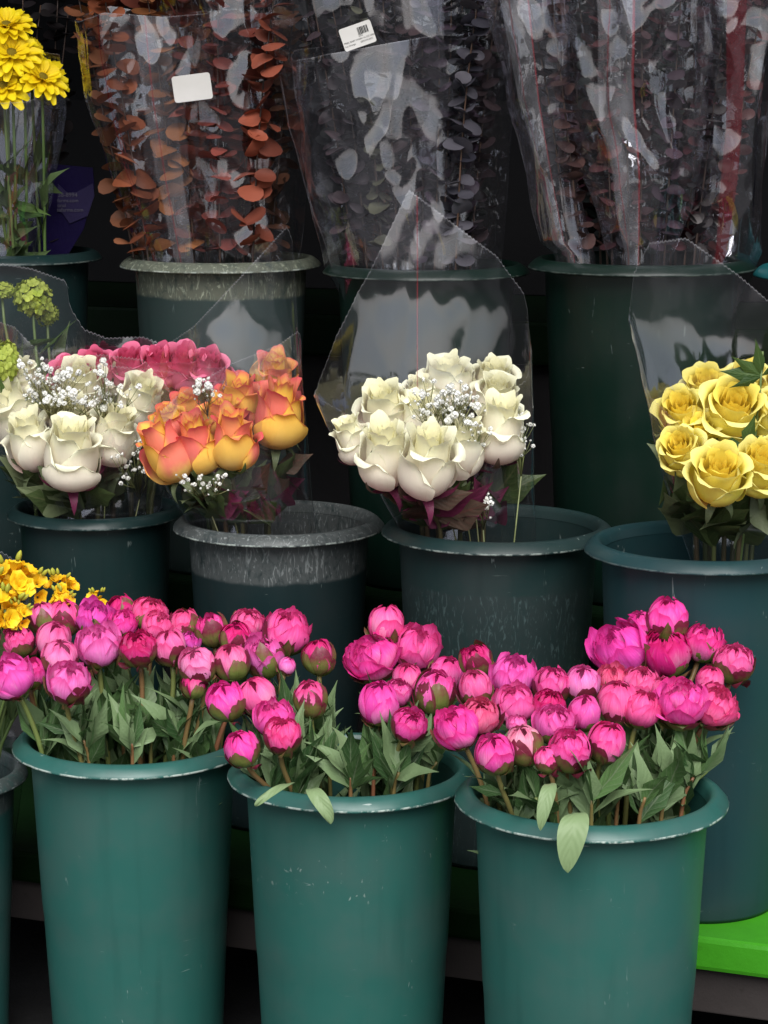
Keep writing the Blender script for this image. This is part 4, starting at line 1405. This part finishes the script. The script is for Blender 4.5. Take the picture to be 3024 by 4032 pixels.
VIB = [viburnum_mesh(3, 46), viburnum_mesh(8, 40)]
for i, (px, py, rx, rz, Y, lab) in enumerate([(128, 1170, 75, 78, 3.36, "green viburnum head high above the white roses"), (185, 1235, 45, 50, 3.39, "small green viburnum head behind the high one"),
                                              (15, 1430, 62, 95, 3.24, "bright green viburnum head beside the white roses"), (5, 1140, 55, 30, 3.36, "flat green viburnum head at the photo's edge")]):
    c = W(px, py, Y)
    t = thing("viburnum", lab, "viburnum", c, "green viburnums beside the white roses")
    place("florets", VIB[i % 2], t, basis((0.1, -.2, 1), i) @ Matrix.Diagonal((px2m(rx, Y), px2m(rx, Y), px2m(rz, Y), 1)))
    gp = gated(c, "m1", 0.7)
    foot = gp[-1]
    stem_obj(t, gp, 0.002, 0.003, M["gstem"])
    for q in range(5):
        d = Vector((rnd.uniform(-.2, 1.0), rnd.uniform(-.6, .3), rnd.uniform(0.1, 1))).normalized()
        B = basis(d, rnd.random() * 6.28)
        B.translation = rnd.choice(gp[2:7])
        place("leaf", rnd.choice(GLEAF), t, B @ Matrix.Diagonal((.05, .07, .085, 1)))


def chrysanthemum_mesh(seed):
    rs = random.Random(seed)
    mp, mc = MB(), MB()
    for lay, (n, ln, el) in enumerate(((15, 1.0, 0.10), (14, 0.92, 0.38), (10, 0.66, 0.75))):
        for k in range(n):
            a0 = 2 * PI * k / n + lay * 0.2 + rs.uniform(-.1, .1)
            e = el + rs.uniform(-.15, .15)
            l = ln * rs.uniform(0.88, 1.06)
            nv, nu = 8, 5
            P = np.zeros((nv, nu, 3))
            D = np.zeros((nv, nu, 4))
            rv = rs.random()
            for i in range(nv):
                v = i / (nv - 1)
                r = 0.13 + l * v * math.cos(e) * 0.9
                zz = 0.05 + l * v * math.sin(e) - 0.22 * l * v * v
                w = 0.17 * math.sin(PI * (0.12 + 0.72 * v ** 1.1))
                for j in range(nu):
                    u = -1 + 2 * j / (nu - 1)
                    P[i, j] = (r * math.cos(a0) - u * w * math.sin(a0), r * math.sin(a0) + u * w * math.cos(a0), zz + 0.10 * u * u * (1 - .5 * v))
                    D[i, j] = (v, abs(u), 0.5 * rv + 0.5 * v, 0)
            mp.grid(P, D)
    pr = [(0.0, 0.2), (0.1, 0.19), (0.17, 0.14), (0.2, 0.05), (0.16, -0.05), (0.05, -0.12), (0, -0.12)]
    P = np.array([[(r * math.cos(a), r * math.sin(a), z) for a in np.linspace(0, 2 * PI, 17)[:-1]] for r, z in pr])
    mc.grid(P, closed=True)
    return mp.mesh("chrysanthemum_petals", M["chry"]), mc.mesh("chrysanthemum_disc", M["chryc"])


CHR = [chrysanthemum_mesh(1), chrysanthemum_mesh(2), chrysanthemum_mesh(3)]
CH = [(25, 105, 95, .1, .5, "uppermost yellow chrysanthemum, at the photo's edge"), (45, 215, 100, .2, .9, "yellow chrysanthemum below the uppermost, dark eye showing"), (120, 190, 60, .8, .3, "small yellow chrysanthemum turned sideways behind"),
      (165, 310, 95, .55, .75, "yellow chrysanthemum farthest out, brown eye showing"), (15, 345, 105, -.1, .8, "lowest yellow chrysanthemum at the photo's edge"), (-60, 200, 100, -.3, .7, "yellow chrysanthemum mostly beyond the photo's edge"),
      (95, 290, 85, .2, .8, "yellow chrysanthemum in the middle of the cluster")]
for i, (px, py, rp, lx, ly, lab) in enumerate(CH):
    Y = 3.52 + (0.04 if i == 2 else 0) - 0.02 * (i in (1, 3, 4))
    c = W(px, py, Y)
    t = thing("chrysanthemum", lab, "chrysanthemum", c, "yellow chrysanthemums in the back corner")
    r = px2m(rp, Y) * 1.2
    ax = Vector((lx, -ly, 0.8)).normalized()
    B = basis(ax, rnd.random() * 6) @ Matrix.Diagonal((r, r, r, 1))
    place("petals", CHR[i % 3][0], t, B)
    place("disc", CHR[i % 3][1], t, B)
    bx, by, bz, bro = BK["b0"]
    foot = Vector((bx + rnd.uniform(-.02, .06), by + rnd.uniform(-.03, .02), bz - 0.3)) - c
    stem_obj(t, bez(Vector((0, 0, 0)), Vector((0, 0, -.12)), foot * 0.55 + Vector((rnd.uniform(-.02, .03), 0, 0)), foot, 10), 0.0022, 0.0026, M["gstem"])
    for q in range(5):
        d = Vector((rnd.uniform(-.7, .7), rnd.uniform(-.8, .1), rnd.uniform(-.4, .8))).normalized()
        B = basis(d, rnd.random() * 6.28)
        B.translation = foot * rnd.uniform(0.28, 0.55)
        place("leaf", rnd.choice(GLEAF), t, B @ Matrix.Diagonal((.06, .06, .075, 1)))


# greenery tucked into the yellow bouquet
bx, by, bz, bro = BK["m4"]
c0 = W(3000, 1480, 2.80)
t = thing("leafy_sprig", "dark green leafy sprig on top of the yellow roses", "greenery sprig", c0, None)
foot = Vector((bx + 0.02, by, bz - 0.3)) - c0
stem_obj(t, bez(Vector((0, 0, 0.03)), Vector((0, 0, -.05)), foot * .6, foot, 8), 0.0015, 0.002, M["gstem"])
for (dx, dz, ln) in ((-1, .15, .055), (-.75, .5, .05), (-.2, 1, .05), (.8, .5, .05), (-.9, -.3, .045)):
    B = basis(Vector((dx, -.35, dz)).normalized(), 0.4)
    place("leaf", rnd.choice(GLEAF), t, B @ Matrix.Diagonal((ln, ln, ln, 1)))
t = thing("leafy_sprig", "dark green leaves between the foremost yellow rose and the edge one", "greenery sprig", W(2930, 1760, 2.74), None)
foot = Vector((bx + 0.03, by, bz - 0.3)) - W(2930, 1760, 2.74)
stem_obj(t, bez(Vector((0, 0, 0)), Vector((0, 0.02, -.05)), foot * .6, foot, 8), 0.0015, 0.002, M["gstem"])
for (dx, dz, ln) in ((-1, .1, .04), (.3, 1, .045), (.9, .4, .04)):
    B = basis(Vector((dx, -.35, dz)).normalized(), 0.4)
    place("leaf", rnd.choice(GLEAF), t, B @ Matrix.Diagonal((ln * 1.3, ln, ln, 1)))

# ------------------------------------------------------------------ eucalyptus
def mat_euc():
    m, nt = newmat("eucalyptus_leaf")
    v, e, r, lay = dat(nt)
    oi = N(nt, "ShaderNodeObjectInfo")
    n1 = tex_noise(nt, objn(nt), 25, 3)
    c = mixc(nt, r, mixc(nt, 1.0, oi.outputs["Color"], (0.35, 0.36, 0.42), "MULTIPLY"), oi.outputs["Color"])
    c = mixc(nt, math_(nt, "MULTIPLY", ramp01(nt, n1, 0.4, 0.7), 0.4), c, mixc(nt, 1.0, c, (0.5, 0.45, 0.45), "MULTIPLY"))
    petal_surface(nt, c, 0.5, 0.12, 0.35)
    return m


M["euc"] = mat_euc()
M["eucstem"] = mat_stem("eucalyptus_stem", (0.07, 0.035, 0.02), (0.03, 0.018, 0.016))


def euc_parts(pts, lr, spacing, rs, zmin=-9.0):
    ms, mf = MB(), MB()
    n = len(pts)
    ms.tube(pts, [0.0022 - 0.0012 * i / (n - 1) for i in range(n)], 5)
    tot = sum((pts[i + 1] - pts[i]).length for i in range(n - 1))
    k = int(tot / spacing)
    az = rs.random() * 6.28
    for q in range(k):
        s = (q + 0.5) / k
        if s < 0.22:
            continue
        f = s * (n - 1)
        i = min(int(f), n - 2)
        p = pts[i].lerp(pts[i + 1], f - i)
        if p.z < zmin:
            continue
        az += PI / 2 + rs.uniform(-.5, .5)
        for sgn in (0, PI):
            if rs.random() < 0.08:
                continue
            a = az + sgn + rs.uniform(-.3, .3)
            tilt = rs.uniform(-.7, .9)
            d = Vector((math.cos(a) * math.cos(tilt), math.sin(a) * math.cos(tilt), math.sin(tilt)))
            nrm = Vector((-math.cos(a) * math.sin(tilt), -math.sin(a) * math.sin(tilt), math.cos(tilt)))
            nrm = (nrm + Vector((rs.uniform(-.6, .6), rs.uniform(-.9, .2), rs.uniform(-.3, .3)))).normalized()
            sd = d.cross(nrm).normalized()
            r = lr * rs.uniform(0.7, 1.15) * (1.1 - 0.35 * s)
            c = p + d * (r * 0.95)
            rings, seg = 4, 11
            P = np.zeros((rings, seg, 3))
            D = np.zeros((rings, seg, 4))
            rv = rs.random()
            cup = rs.uniform(-.3, .35)
            bend = rs.uniform(-.35, .35)
            for ri in range(rings):
                rr = ri / (rings - 1)
                for j in range(seg):
                    b = 2 * PI * j / seg
                    x, y = rr * math.cos(b), rr * math.sin(b) * 1.08
                    P[ri, j] = tuple(c + d * (x * r) + sd * (y * r) + nrm * (r * (cup * rr * rr + bend * x * y * 1.2)))
                    D[ri, j] = (rr, rr, rv, 0)
            mf.grid(P, D, closed=True)
    return ms.mesh("euc_stem", M["eucstem"]), mf.mesh("euc_foliage", M["euc"])


ORG = (0.36, 0.115, 0.045, 1)
BRN = (0.22, 0.078, 0.045, 1)
PUR = (0.060, 0.052, 0.058, 1)
GRY = (0.085, 0.081, 0.084, 1)
BUR = (0.100, 0.034, 0.038, 1)
BLK = (0.018, 0.016, 0.018, 1)


def add_euc(bkey, stems, lr, spacing, group, what, seed, yoff=0.0):
    rs = random.Random(seed)
    bx, by, bz, bro = BK[bkey]
    extra = []
    for q in range(len(stems) - 1 if len(stems) > 5 else 0):
        a_, b_ = stems[q], stems[q + 1]
        extra.append(((a_[0] + b_[0]) / 2 + rs.uniform(-25, 25), min(a_[1], b_[1]) - 20, max(-.11, min(.12, -a_[2] * 0.9 + rs.uniform(-.05, .05))), rs.choice((a_[3], b_[3]))))
    stems = sorted(stems + extra, key=lambda s: s[0])
    n = len(stems)
    for i, (pxt, pyt, dyt, colr) in enumerate(stems):
        top = W(pxt, pyt, by + dyt + yoff)
        fx = bx + (top.x - bx) * 0.45
        fx = max(bx - bro * 0.55, min(bx + bro * 0.55, fx))
        fy = by + max(-bro * 0.5, min(bro * 0.5, dyt * 0.7))
        foot = Vector((fx, fy, bz - 0.36))
        rimp = Vector((bx + (top.x - bx) * 0.55, fy, bz))
        rimp.x = max(bx - bro * 0.72, min(bx + bro * 0.72, rimp.x))
        pts = bez(foot, rimp, rimp.lerp(top, 0.5) + Vector((rs.uniform(-.02, .02), 0, 0)), top, 18)
        t = thing("eucalyptus_stem", "%s, stem %s from the left of its bunch" % (what, ORD[i]), "eucalyptus", foot, group)
        a, b = euc_parts([p - foot for p in pts], lr * rs.uniform(.85, 1.15), spacing, rs, 0.36 + 0.012)
        place("stem", a, t)
        place("foliage", b, t, None, tuple(min(1, c * rs.uniform(.75, 1.2)) for c in colr[:3]) + (1,))


rs2 = random.Random(21)
add_euc("b1", [(300, -60, -.06, ORG), (395, -120, -.10, ORG), (480, -160, .02, BRN), (560, -120, -.05, ORG), (650, -160, .06, BRN), (740, -120, -.03, BRN), (830, -160, .08, BRN), (930, -100, .02, BRN),
               (1010, -160, -.06, BRN), (1090, -60, -.12, ORG), (1170, -120, .0, BRN), (860, -100, -.09, BRN)], 0.0195, 0.022, "orange-brown eucalyptus bunch", "orange-brown round-leaved eucalyptus", 31)
add_euc("b2", [(1180, -100, .02, GRY), (1270, -140, -.06, PUR), (1350, -160, .05, PUR), (1420, -60, -.02, GRY), (1500, -120, -.08, PUR), (1580, -160, .06, PUR), (1660, -120, -.05, GRY), (1740, -160, .04, PUR),
               (1820, -120, -.03, PUR), (1900, -100, -.09, GRY), (1980, -160, .03, PUR), (1450, -160, .1, PUR)], 0.0150, 0.016, "dark purple eucalyptus bunch", "dark purple-grey eucalyptus", 32)
add_euc("b3", [(2060, -100, -.02, PUR), (2160, -140, -.08, BUR), (2260, -100, .05, PUR), (2350, -160, -.04, BUR), (2430, -120, .06, GRY), (2520, -160, -.07, BUR), (2600, -100, .02, BUR), (2690, -160, -.05, PUR),
               (2780, -100, .05, BUR), (2870, -140, -.06, PUR), (2950, -100, .0, BUR), (3030, -140, -.04, BUR)], 0.0138, 0.0155, "burgundy eucalyptus bunch", "burgundy-black small-leaved eucalyptus", 33)
add_euc("b0", [(160, 20, .04, BLK), (230, -60, .06, BLK), (270, 40, .03, BLK), (90, -80, .08, BLK)], 0.016, 0.030, "black-dyed eucalyptus", "black-dyed eucalyptus behind the chrysanthemums", 34)


# ------------------------------------------------------------------ cellophane sleeves
def sleeve(label, secs, back, front, Y, dep, mat, group=None, seed=0, amp=0.004, nu=200, nv=34, teeth=True, crumple=0.0, lean=0.0, name="cellophane_sleeve"):
    """secs: (py, xl, xr) bottom to top; back/front: cut lines as (px,py) polylines; dep: half depth at (bottom, top)"""
    secs = sorted(secs, key=lambda s: s[0])
    ys = [s[0] for s in secs]
    xls = [s[1] for s in secs]
    xrs = [s[2] for s in secs]
    bot = ys[-1]
    ytop = min(min(p[1] for p in back), min(p[1] for p in front))
    bxs, bys = [p[0] for p in back], [p[1] for p in back]
    fxs, fys = [p[0] for p in front], [p[1] for p in front]

    def xat(c, py):
        l, r = interp(py, ys, xls), interp(py, ys, xrs)
        return (l + r) / 2 + (r - l) / 2 * c

    P = np.zeros((nv, nu, 3))
    for j in range(nu):
        ph = 2 * PI * j / nu
        # slightly squared-off ellipse: flat faces and tight side folds
        c, s = math.cos(ph), math.sin(ph)
        tw = ph / PI if ph <= PI else 2 - ph / PI
        cc = 1 - 2 * tw
        ss = math.copysign((1 - cc * cc) ** 0.85, s)
        if abs(cc) > 0.9999:
            ss = 0.0
        cut = (bys[0] + bys[-1]) / 2
        for _ in range(40):
            x = xat(cc, cut)
            yb = interp(x, bxs, bys)
            yf = interp(x, fxs, fys)
            k = min(1, max(0, 0.5 + s * 6))
            cut = 0.5 * cut + 0.5 * (yb * k + yf * (1 - k))
        for i in range(nv):
            v = i / (nv - 1)
            py = bot + (cut - bot) * v
            if teeth and j % 2 and i == nv - 1:
                py -= 7
            x = xat(cc, py)
            gl = (bot - py) / max(1, bot - ytop)
            d = dep[0] + (dep[1] - dep[0]) * min(1, gl * 1.3)
            Yp = Y + ss * d + lean * gl
            p = W(x, py, Yp)
            if amp or crumple:
                q = p * 9.0
                a = 1 - 2 * abs(nz(q.x + seed, q.y, q.z * 0.35))
                q2 = p * 26.0
                b = 1 - 2 * abs(nz(q2.x + seed, q2.y + 7, q2.z * 0.45))
                off = amp * (a - 0.4) + amp * 0.5 * (b - 0.4)
                if crumple:
                    off += crumple * 1.3 * (1 - 2 * abs(nz(p.x * 9 + seed * 3, p.y * 7, p.z * 2.6 - seed)) - 0.4)
                    e = 1 - 2 * abs(nz(p.x * 15 - seed, p.y * 15, p.z * 4.5 + seed))
                    g2 = 1 - 2 * abs(nz(p.x * 24 - seed + p.z * 5, p.y * 16, p.z * 6.5 - p.x * 4 + seed))
                    msk = min(1.0, max(0.0, 0.5 + 1.6 * nz(p.x * 7 + seed, 3.1, p.z * 5)))
                    off += crumple * (e - 0.4) * 0.8 + crumple * 0.8 * (g2 - .4) * msk
                nrm = Vector((c, s * 1.2, 0)).normalized()
                p = p + nrm * off
            P[i, j] = p
    o = P[0].mean(axis=0)
    t = thing(name, label, "plastic sleeve", tuple(o), group)
    uu, vv = np.meshgrid(np.linspace(0, 1, nu, endpoint=False), np.linspace(0, 1, nv))
    mb = MB()
    mb.grid(P - o, UV=np.stack([uu, vv], -1), closed=True)
    place("film", mb.mesh("film", mat), t)
    return t


RED = (0.22, 0.010, 0.016)
M["film"] = mat_film("clear_film", 1.5, 0.010, bmp=0.12, bscale=8, fine=0.04)
M["film_c"] = mat_film("clear_film_red_line", 1.35, 0.010, bmp=0.12, bscale=8, fine=0.04, stripes=[(0.2640, 0.2662, RED, 0.6)])
M["film_old"] = mat_film("crinkled_film", 1.8, 0.008, bmp=0.36, bscale=9, stripes=[(0.588, 0.5905, RED, 0.7), (0.600, 0.602, RED, 0.5), (0.755, 0.760, RED, 0.45)], bands=[(0.72, 0.84, 0.10)])
M["film_mid"] = mat_film("crinkled_film_wide", 1.5, 0.006, bmp=0.36, bscale=10)
M["film_r"] = mat_film("crinkled_film_pale", 1.5, 0.012, bmp=0.55, bscale=13, stripes=[(0.640, 0.643, RED, 0.7), (0.735, 0.744, RED, 0.5)], bands=[(0.60, 0.74, 0.16)])
M["film_red"] = mat_film("film_with_red_panel", 1.8, 0.012, bmp=0.42, bscale=11, stripes=[(0.70, 0.80, (0.10, 0.008, 0.012), 0.55)])

GS = "clear sleeves around the rose bouquets"
# C: tall clear sleeve
sleeve("tall clear sleeve with pointed zigzag top around white roses", [(2560, 1720, 2040), (2250, 1660, 2090), (2130, 1610, 2105), (1900, 1462, 2102), (1700, 1300, 2099), (1560, 1238, 2097), (1300, 1236, 2096), (700, 1236, 2096)],
       [(1236, 1560), (1320, 1330), (1460, 1070), (1610, 750), (1950, 1010), (2060, 1150), (2097, 1290)], [(1236, 1560), (1400, 1650), (1680, 1745), (1900, 1640), (2097, 1480)], 2.97, (0.03, 0.075), M["film_c"], GS, 3, 0.003, 260)
# B: orange
sleeve("clear sleeve with tall point around the orange roses", [(2500, 900, 1180), (2200, 830, 1220), (2080, 760, 1240), (1900, 640, 1225), (1720, 548, 1205), (1600, 580, 1195), (1300, 640, 1180), (850, 640, 1160)],
       [(548, 1700), (640, 1370), (760, 1290), (960, 1080), (1125, 895), (1150, 960), (1165, 1300), (1205, 1500)], [(548, 1700), (700, 1560), (900, 1440), (1100, 1360), (1205, 1280)], 3.10, (0.03, 0.065), M["film"], GS, 5, 0.003, 240)
# A: white left
sleeve("clear sleeve around the white roses beside the freesias", [(2450, 220, 540), (2040, 150, 615), (1900, 40, 650), (1750, -60, 665), (1500, -70, 690), (1100, -70, 690)],
       [(-70, 1250), (60, 1290), (180, 1420), (400, 1400), (560, 1420), (690, 1560)], [(-70, 1560), (100, 1640), (300, 1700), (520, 1640), (690, 1600)], 3.20, (0.03, 0.07), M["film"], GS, 8, 0.003, 220)
# E: green viburnum + pink roses
sleeve("clear sleeve with curved horn-like top around viburnums and pink roses", [(2450, 300, 560), (2030, 190, 620), (1850, 60, 760), (1500, -120, 900), (1000, -120, 900)],
       [(-120, 1020), (120, 1060), (262, 1110), (275, 1210), (330, 1300), (420, 1335), (560, 1330), (640, 1360), (760, 1420), (900, 1520)], [(-120, 1350), (100, 1450), (400, 1440), (700, 1470), (900, 1540)], 3.30, (0.03, 0.05), M["film"], GS, 12, 0.003, 260)
# D: yellow
sleeve("clear sleeve around the yellow roses, cut off at the photo's edge", [(2640, 2800, 3130), (2220, 2720, 3180), (2000, 2650, 3220), (1800, 2590, 3250), (1500, 2530, 3280), (1250, 2478, 3300), (900, 2478, 3300)],
       [(2478, 1200), (2500, 1080), (2560, 960), (2700, 940), (2900, 1080), (3050, 1210), (3300, 1400)], [(2478, 1330), (2560, 1560), (2700, 1700), (2900, 1780), (3100, 1700), (3300, 1500)], 2.79, (0.03, 0.075), M["film"], GS, 15, 0.003, 220)
# freesia film
sleeve("clear sleeve behind the freesias in the front bucket", [(3300, -300, 60), (2900, -260, 110), (2500, -300, 180), (2100, -300, 200)], [(-300, 2000), (0, 2175), (130, 2255), (200, 2330)], [(-300, 2500), (0, 2560), (200, 2500)], 2.90, (0.03, 0.06), M["film"], GS, 17, 0.003, 120)
# chrysanthemum film
sleeve("clear sleeve with folded corner around the chrysanthemums", [(1250, -160, 110), (1000, -190, 145), (700, -220, 210), (430, -240, 268), (200, -240, 258), (0, -240, 255)],
       [(-240, 150), (180, 205), (258, 215)], [(-240, 420), (100, 400), (268, 330)], 3.53, (0.03, 0.07), M["film"], "clear sleeves in the back row", 19, 0.006, 160, 30, False, 0.004)
GB = "crinkled clear sleeves around the eucalyptus"
s1 = sleeve("crinkled sleeve with red lines and a white sticker, orange-brown eucalyptus", [(1300, 620, 850), (1030, 555, 862), (700, 440, 850), (400, 350, 845), (80, 300, 830), (0, 295, 828)],
            [(300, 75), (420, 20), (640, 60), (830, 40)], [(300, 90), (420, 50), (640, 66), (830, 50)], 3.46, (0.04, 0.06), M["film_old"], GB, 23, 0.005, 300, 110, False, 0.005, -0.03)
sleeve("wide crinkled sleeve reaching the photo's top, orange-brown eucalyptus", [(1300, 800, 1080), (1030, 700, 1190), (600, 660, 1215), (200, 640, 1230), (-250, 600, 1240)], [(600, -240), (1240, -240)], [(600, -200), (1240, -220)], 3.50, (0.06, 0.08), M["film_mid"], GB, 27, 0.006, 300, 110, False, 0.005, 0.0)
s3 = sleeve("square-topped crinkled sleeve in front of the dark purple eucalyptus", [(1300, 1400, 1760), (1050, 1300, 1795), (700, 1230, 1785), (235, 1160, 1768), (120, 1155, 1768)],
            [(1155, 200), (1400, 160), (1770, 110)], [(1155, 245), (1400, 195), (1770, 122)], 3.36, (0.05, 0.075), M["film_mid"], GB, 31, 0.006, 300, 110, False, 0.007, 0.0)
s5 = sleeve("tall sleeve reaching the photo's top behind the square-topped one", [(1300, 1420, 1900), (1050, 1290, 1960), (500, 1150, 2010), (0, 1060, 2040), (-250, 1010, 2060)], [(1000, -230), (2060, -230)], [(1000, -200), (2060, -210)], 3.40, (0.07, 0.09), M["film"], GB, 35, 0.005, 300, 110, False, 0.004, 0.0)
sleeve("narrow pale sleeve with red lines pinched at its foot", [(1300, 2280, 2330), (1000, 2190, 2330), (960, 2140, 2310), (700, 2090, 2260), (400, 2010, 2240), (0, 1930, 2240), (-250, 1900, 2240)], [(1900, -240), (2240, -240)], [(1900, -200), (2240, -220)], 3.25, (0.03, 0.05), M["film_r"], GB, 41, 0.006, 300, 110, False, 0.007, -0.02)
sleeve("heavily crumpled sleeve in the middle of the burgundy eucalyptus", [(1300, 2440, 2580), (1000, 2400, 2640), (700, 2330, 2720), (300, 2240, 2760), (0, 2230, 2780), (-250, 2220, 2780)], [(2220, -240), (2780, -240)], [(2220, -200), (2780, -220)], 3.25, (0.04, 0.06), M["film_r"], GB, 43, 0.008, 300, 110, False, 0.012, -0.02)
sleeve("crumpled sleeve with a dark red panel, burgundy eucalyptus", [(1300, 2600, 2850), (1000, 2720, 2960), (500, 2760, 3010), (0, 2740, 3060), (-250, 2740, 3060)], [(2740, -240), (3060, -240)], [(2740, -200), (3060, -220)], 3.27, (0.04, 0.06), M["film_red"], GB, 47, 0.008, 300, 110, False, 0.010, -0.02)

# ------------------------------------------------------------------ stickers, tag, purple wrap with printing
M["paper"] = mat_simple("label_paper", (0.62, 0.60, 0.57), (0.70, 0.68, 0.66), 12, 0.7, 0.1)
M["ink"] = mat_simple("ink_black", (0.02, 0.02, 0.02), (0.03, 0.03, 0.03), 30, 0.6)
M["inkw"] = mat_simple("ink_pale", (0.065, 0.06, 0.09), (0.075, 0.07, 0.10), 30, 0.6)
M["purple"] = mat_paint("purple_wrap", (0.006, 0.003, 0.030), 0.45, 0.2, (0.02, 0.01, 0.1), 8, 0.3)
M["purple2"] = mat_paint("purple_wrap_pale", (0.022, 0.017, 0.055), 0.45, 0.2, (0.02, 0.01, 0.1), 8, 0.3)


def rounded_card(w, h, r, th=0.0004):
    pts = []
    for cx, cy, a0 in ((w / 2 - r, h / 2 - r, 0), (-w / 2 + r, h / 2 - r, 90), (-w / 2 + r, -h / 2 + r, 180), (w / 2 - r, -h / 2 + r, 270)):
        for k in range(5):
            a = R_(a0 + 22.5 * k)
            pts.append((cx + r * math.cos(a), cy + r * math.sin(a)))
    n = len(pts)
    vs = [(x, -th, y) for x, y in pts] + [(x, th, y) for x, y in pts]
    fs = [tuple(range(n)), tuple(range(2 * n - 1, n - 1, -1))] + [(i, n + i, n + (i + 1) % n, (i + 1) % n) for i in range(n)]
    return MB().poly(vs, fs).mesh("card", M["paper"], False)


def letters(parent, txt, size, loc, mat, name="lettering", align="LEFT"):
    cu = bpy.data.curves.new("txt", "FONT")
    cu.body = txt
    cu.size = size
    cu.align_x = align
    tmp = bpy.data.objects.new("tmp", cu)
    COL.objects.link(tmp)
    dg = bpy.context.evaluated_depsgraph_get()
    dg.update()
    me = bpy.data.meshes.new_from_object(tmp.evaluated_get(dg))
    bpy.data.objects.remove(tmp)
    me.materials.clear()
    me.materials.append(mat)
    Mx = Matrix.Translation(loc) @ Matrix.Rotation(R_(90), 4, "X")
    return place(name, me, parent, Mx)


# blank white sticker on the first brown sleeve
c = W(757, 345, 3.36)
st = place("sticker", rounded_card(px2m(150, 3.345), px2m(102, 3.345), 0.004), s1)
st.matrix_local = Matrix.Translation(c - s1.location) @ Matrix.Rotation(R_(-7), 4, "Y") @ Matrix.Rotation(R_(6), 4, "X")
# barcode tag
Yt = 3.30
c = W(1408, 140, Yt)
w, h = px2m(128, Yt), px2m(88, Yt)
tg = thing("price_tag", "white barcode tag with printed lines stuck above the square-topped sleeve", "price tag", c, None)
tg.rotation_euler = (0, R_(-19), 0)
place("card", rounded_card(w, h, 0.003), tg)
bar = MB()
xx = 0.004
rs3 = random.Random(3)
while xx < w * 0.40:
    bw = rs3.choice((0.0006, 0.0010, 0.0016))
    bar.box((xx - 0.002, -0.0010, h * 0.02), (xx - 0.002 + bw, -0.0006, h * 0.33))
    xx += bw + rs3.choice((0.0006, 0.0009))
place("barcode", bar.mesh("barcode", M["ink"], False), tg)
letters(tg, "222", 0.0042, (w * 0.02, -0.0008, -h * 0.07), M["ink"])
letters(tg, "PRES. BABY WASH 16-OZ ORANGE", 0.0033, (-w * 0.46, -0.0008, -h * 0.20), M["ink"])
letters(tg, "Las Orange        DFEWR-0521", 0.0033, (-w * 0.46, -0.0008, -h * 0.34), M["ink"])

# purple printed wrap standing in the back bucket
Yp = 3.60
pw = thing("printed_wrap", "purple printed paper wrap with pale patch and phone and web lines", "paper wrap", W(240, 1000, Yp), None)
o0 = pw.location


def flat(name, pix, Y, mat, parent, thick=0.004):
    vs = [W(x, y, Y) - o0 for x, y in pix]
    n = len(vs)
    vs2 = [v + Vector((0, thick, 0)) for v in vs]
    fs = [tuple(range(n)), tuple(range(2 * n - 1, n - 1, -1))] + [(i, (i + 1) % n, n + (i + 1) % n, n + i) for i in range(n)]
    return place(name, MB().poly(vs + vs2, fs).mesh(name, mat, False), parent)


flat("sheet", [(60, 1015), (130, 640), (365, 660), (372, 740), (330, 900), (270, 1000), (190, 1040)], Yp, M["purple"], pw)
flat("pale_patch", [(228, 725), (265, 760), (300, 757), (366, 722), (372, 770), (345, 850), (275, 880), (245, 838), (225, 830)], Yp - 0.003, M["purple2"], pw, 0.0025)
for txt, x, y, s in (("38-8994", 228, 775, 20), ("farms.com", 226, 796, 17), ("onal", 226, 815, 17), ("safarms.com", 224, 833, 18)):
    letters(pw, txt, px2m(s, Yp) * 1.15, W(x, y, Yp - 0.0045) - o0, M["inkw"])

# ------------------------------------------------------------------ light, world, camera
SUN_EL, SUN_AZ = R_(48), R_(6)   # azimuth: from behind the viewer, to the left
world = bpy.data.worlds.new("World")
scene.world = world
world.use_nodes = True
wt = world.node_tree
bg = wt.nodes["Background"]
sky = wt.nodes.new("ShaderNodeTexSky")
sky.sky_type = "NISHITA"
sky.sun_disc = False
sky.sun_elevation = SUN_EL
sky.sun_rotation = R_(180) + SUN_AZ * -1
sky.air_density = 1.0
sky.dust_density = 0.4
hs = wt.nodes.new("ShaderNodeHueSaturation")   # overcast: the same sky with little colour
hs.inputs["Saturation"].default_value = 0.3
wt.links.new(sky.outputs[0], hs.inputs["Color"])
wt.links.new(hs.outputs[0], bg.inputs[0])
bg.inputs[1].default_value = 0.15

sun = bpy.data.lights.new("sun", "SUN")
sun.energy = 5.0
sun.angle = R_(48)
sun.color = (1.0, 0.975, 0.94)
so = bpy.data.objects.new("sun", sun)
COL.objects.link(so)
d = Vector((math.sin(SUN_AZ) * math.cos(SUN_EL), -math.cos(SUN_AZ) * math.cos(SUN_EL), math.sin(SUN_EL)))
so.rotation_euler = d.to_track_quat("Z", "Y").to_euler()
so.location = d * 8

cam = bpy.data.cameras.new("camera")
cam.sensor_fit = "VERTICAL"
cam.angle = 2 * math.atan(2016.0 / F)
cam.clip_start = 0.05
cam.clip_end = 500
co = bpy.data.objects.new("camera", cam)
COL.objects.link(co)
co.location = (0, 0, CAM_H)
co.rotation_euler = (R_(90) - PITCH, 0, 0)
scene.camera = co

scene.view_settings.view_transform = "Standard"
scene.view_settings.look = "None"
scene.view_settings.exposure = 0
scene.cycles.use_denoising = True
scene.cycles.max_bounces = 10
scene.cycles.diffuse_bounces = 3
scene.cycles.glossy_bounces = 3
scene.cycles.transmission_bounces = 4
scene.cycles.transparent_max_bounces = 32
scene.cycles.caustics_reflective = False
scene.cycles.caustics_refractive = False
scene.cycles.sample_clamp_indirect = 4.0
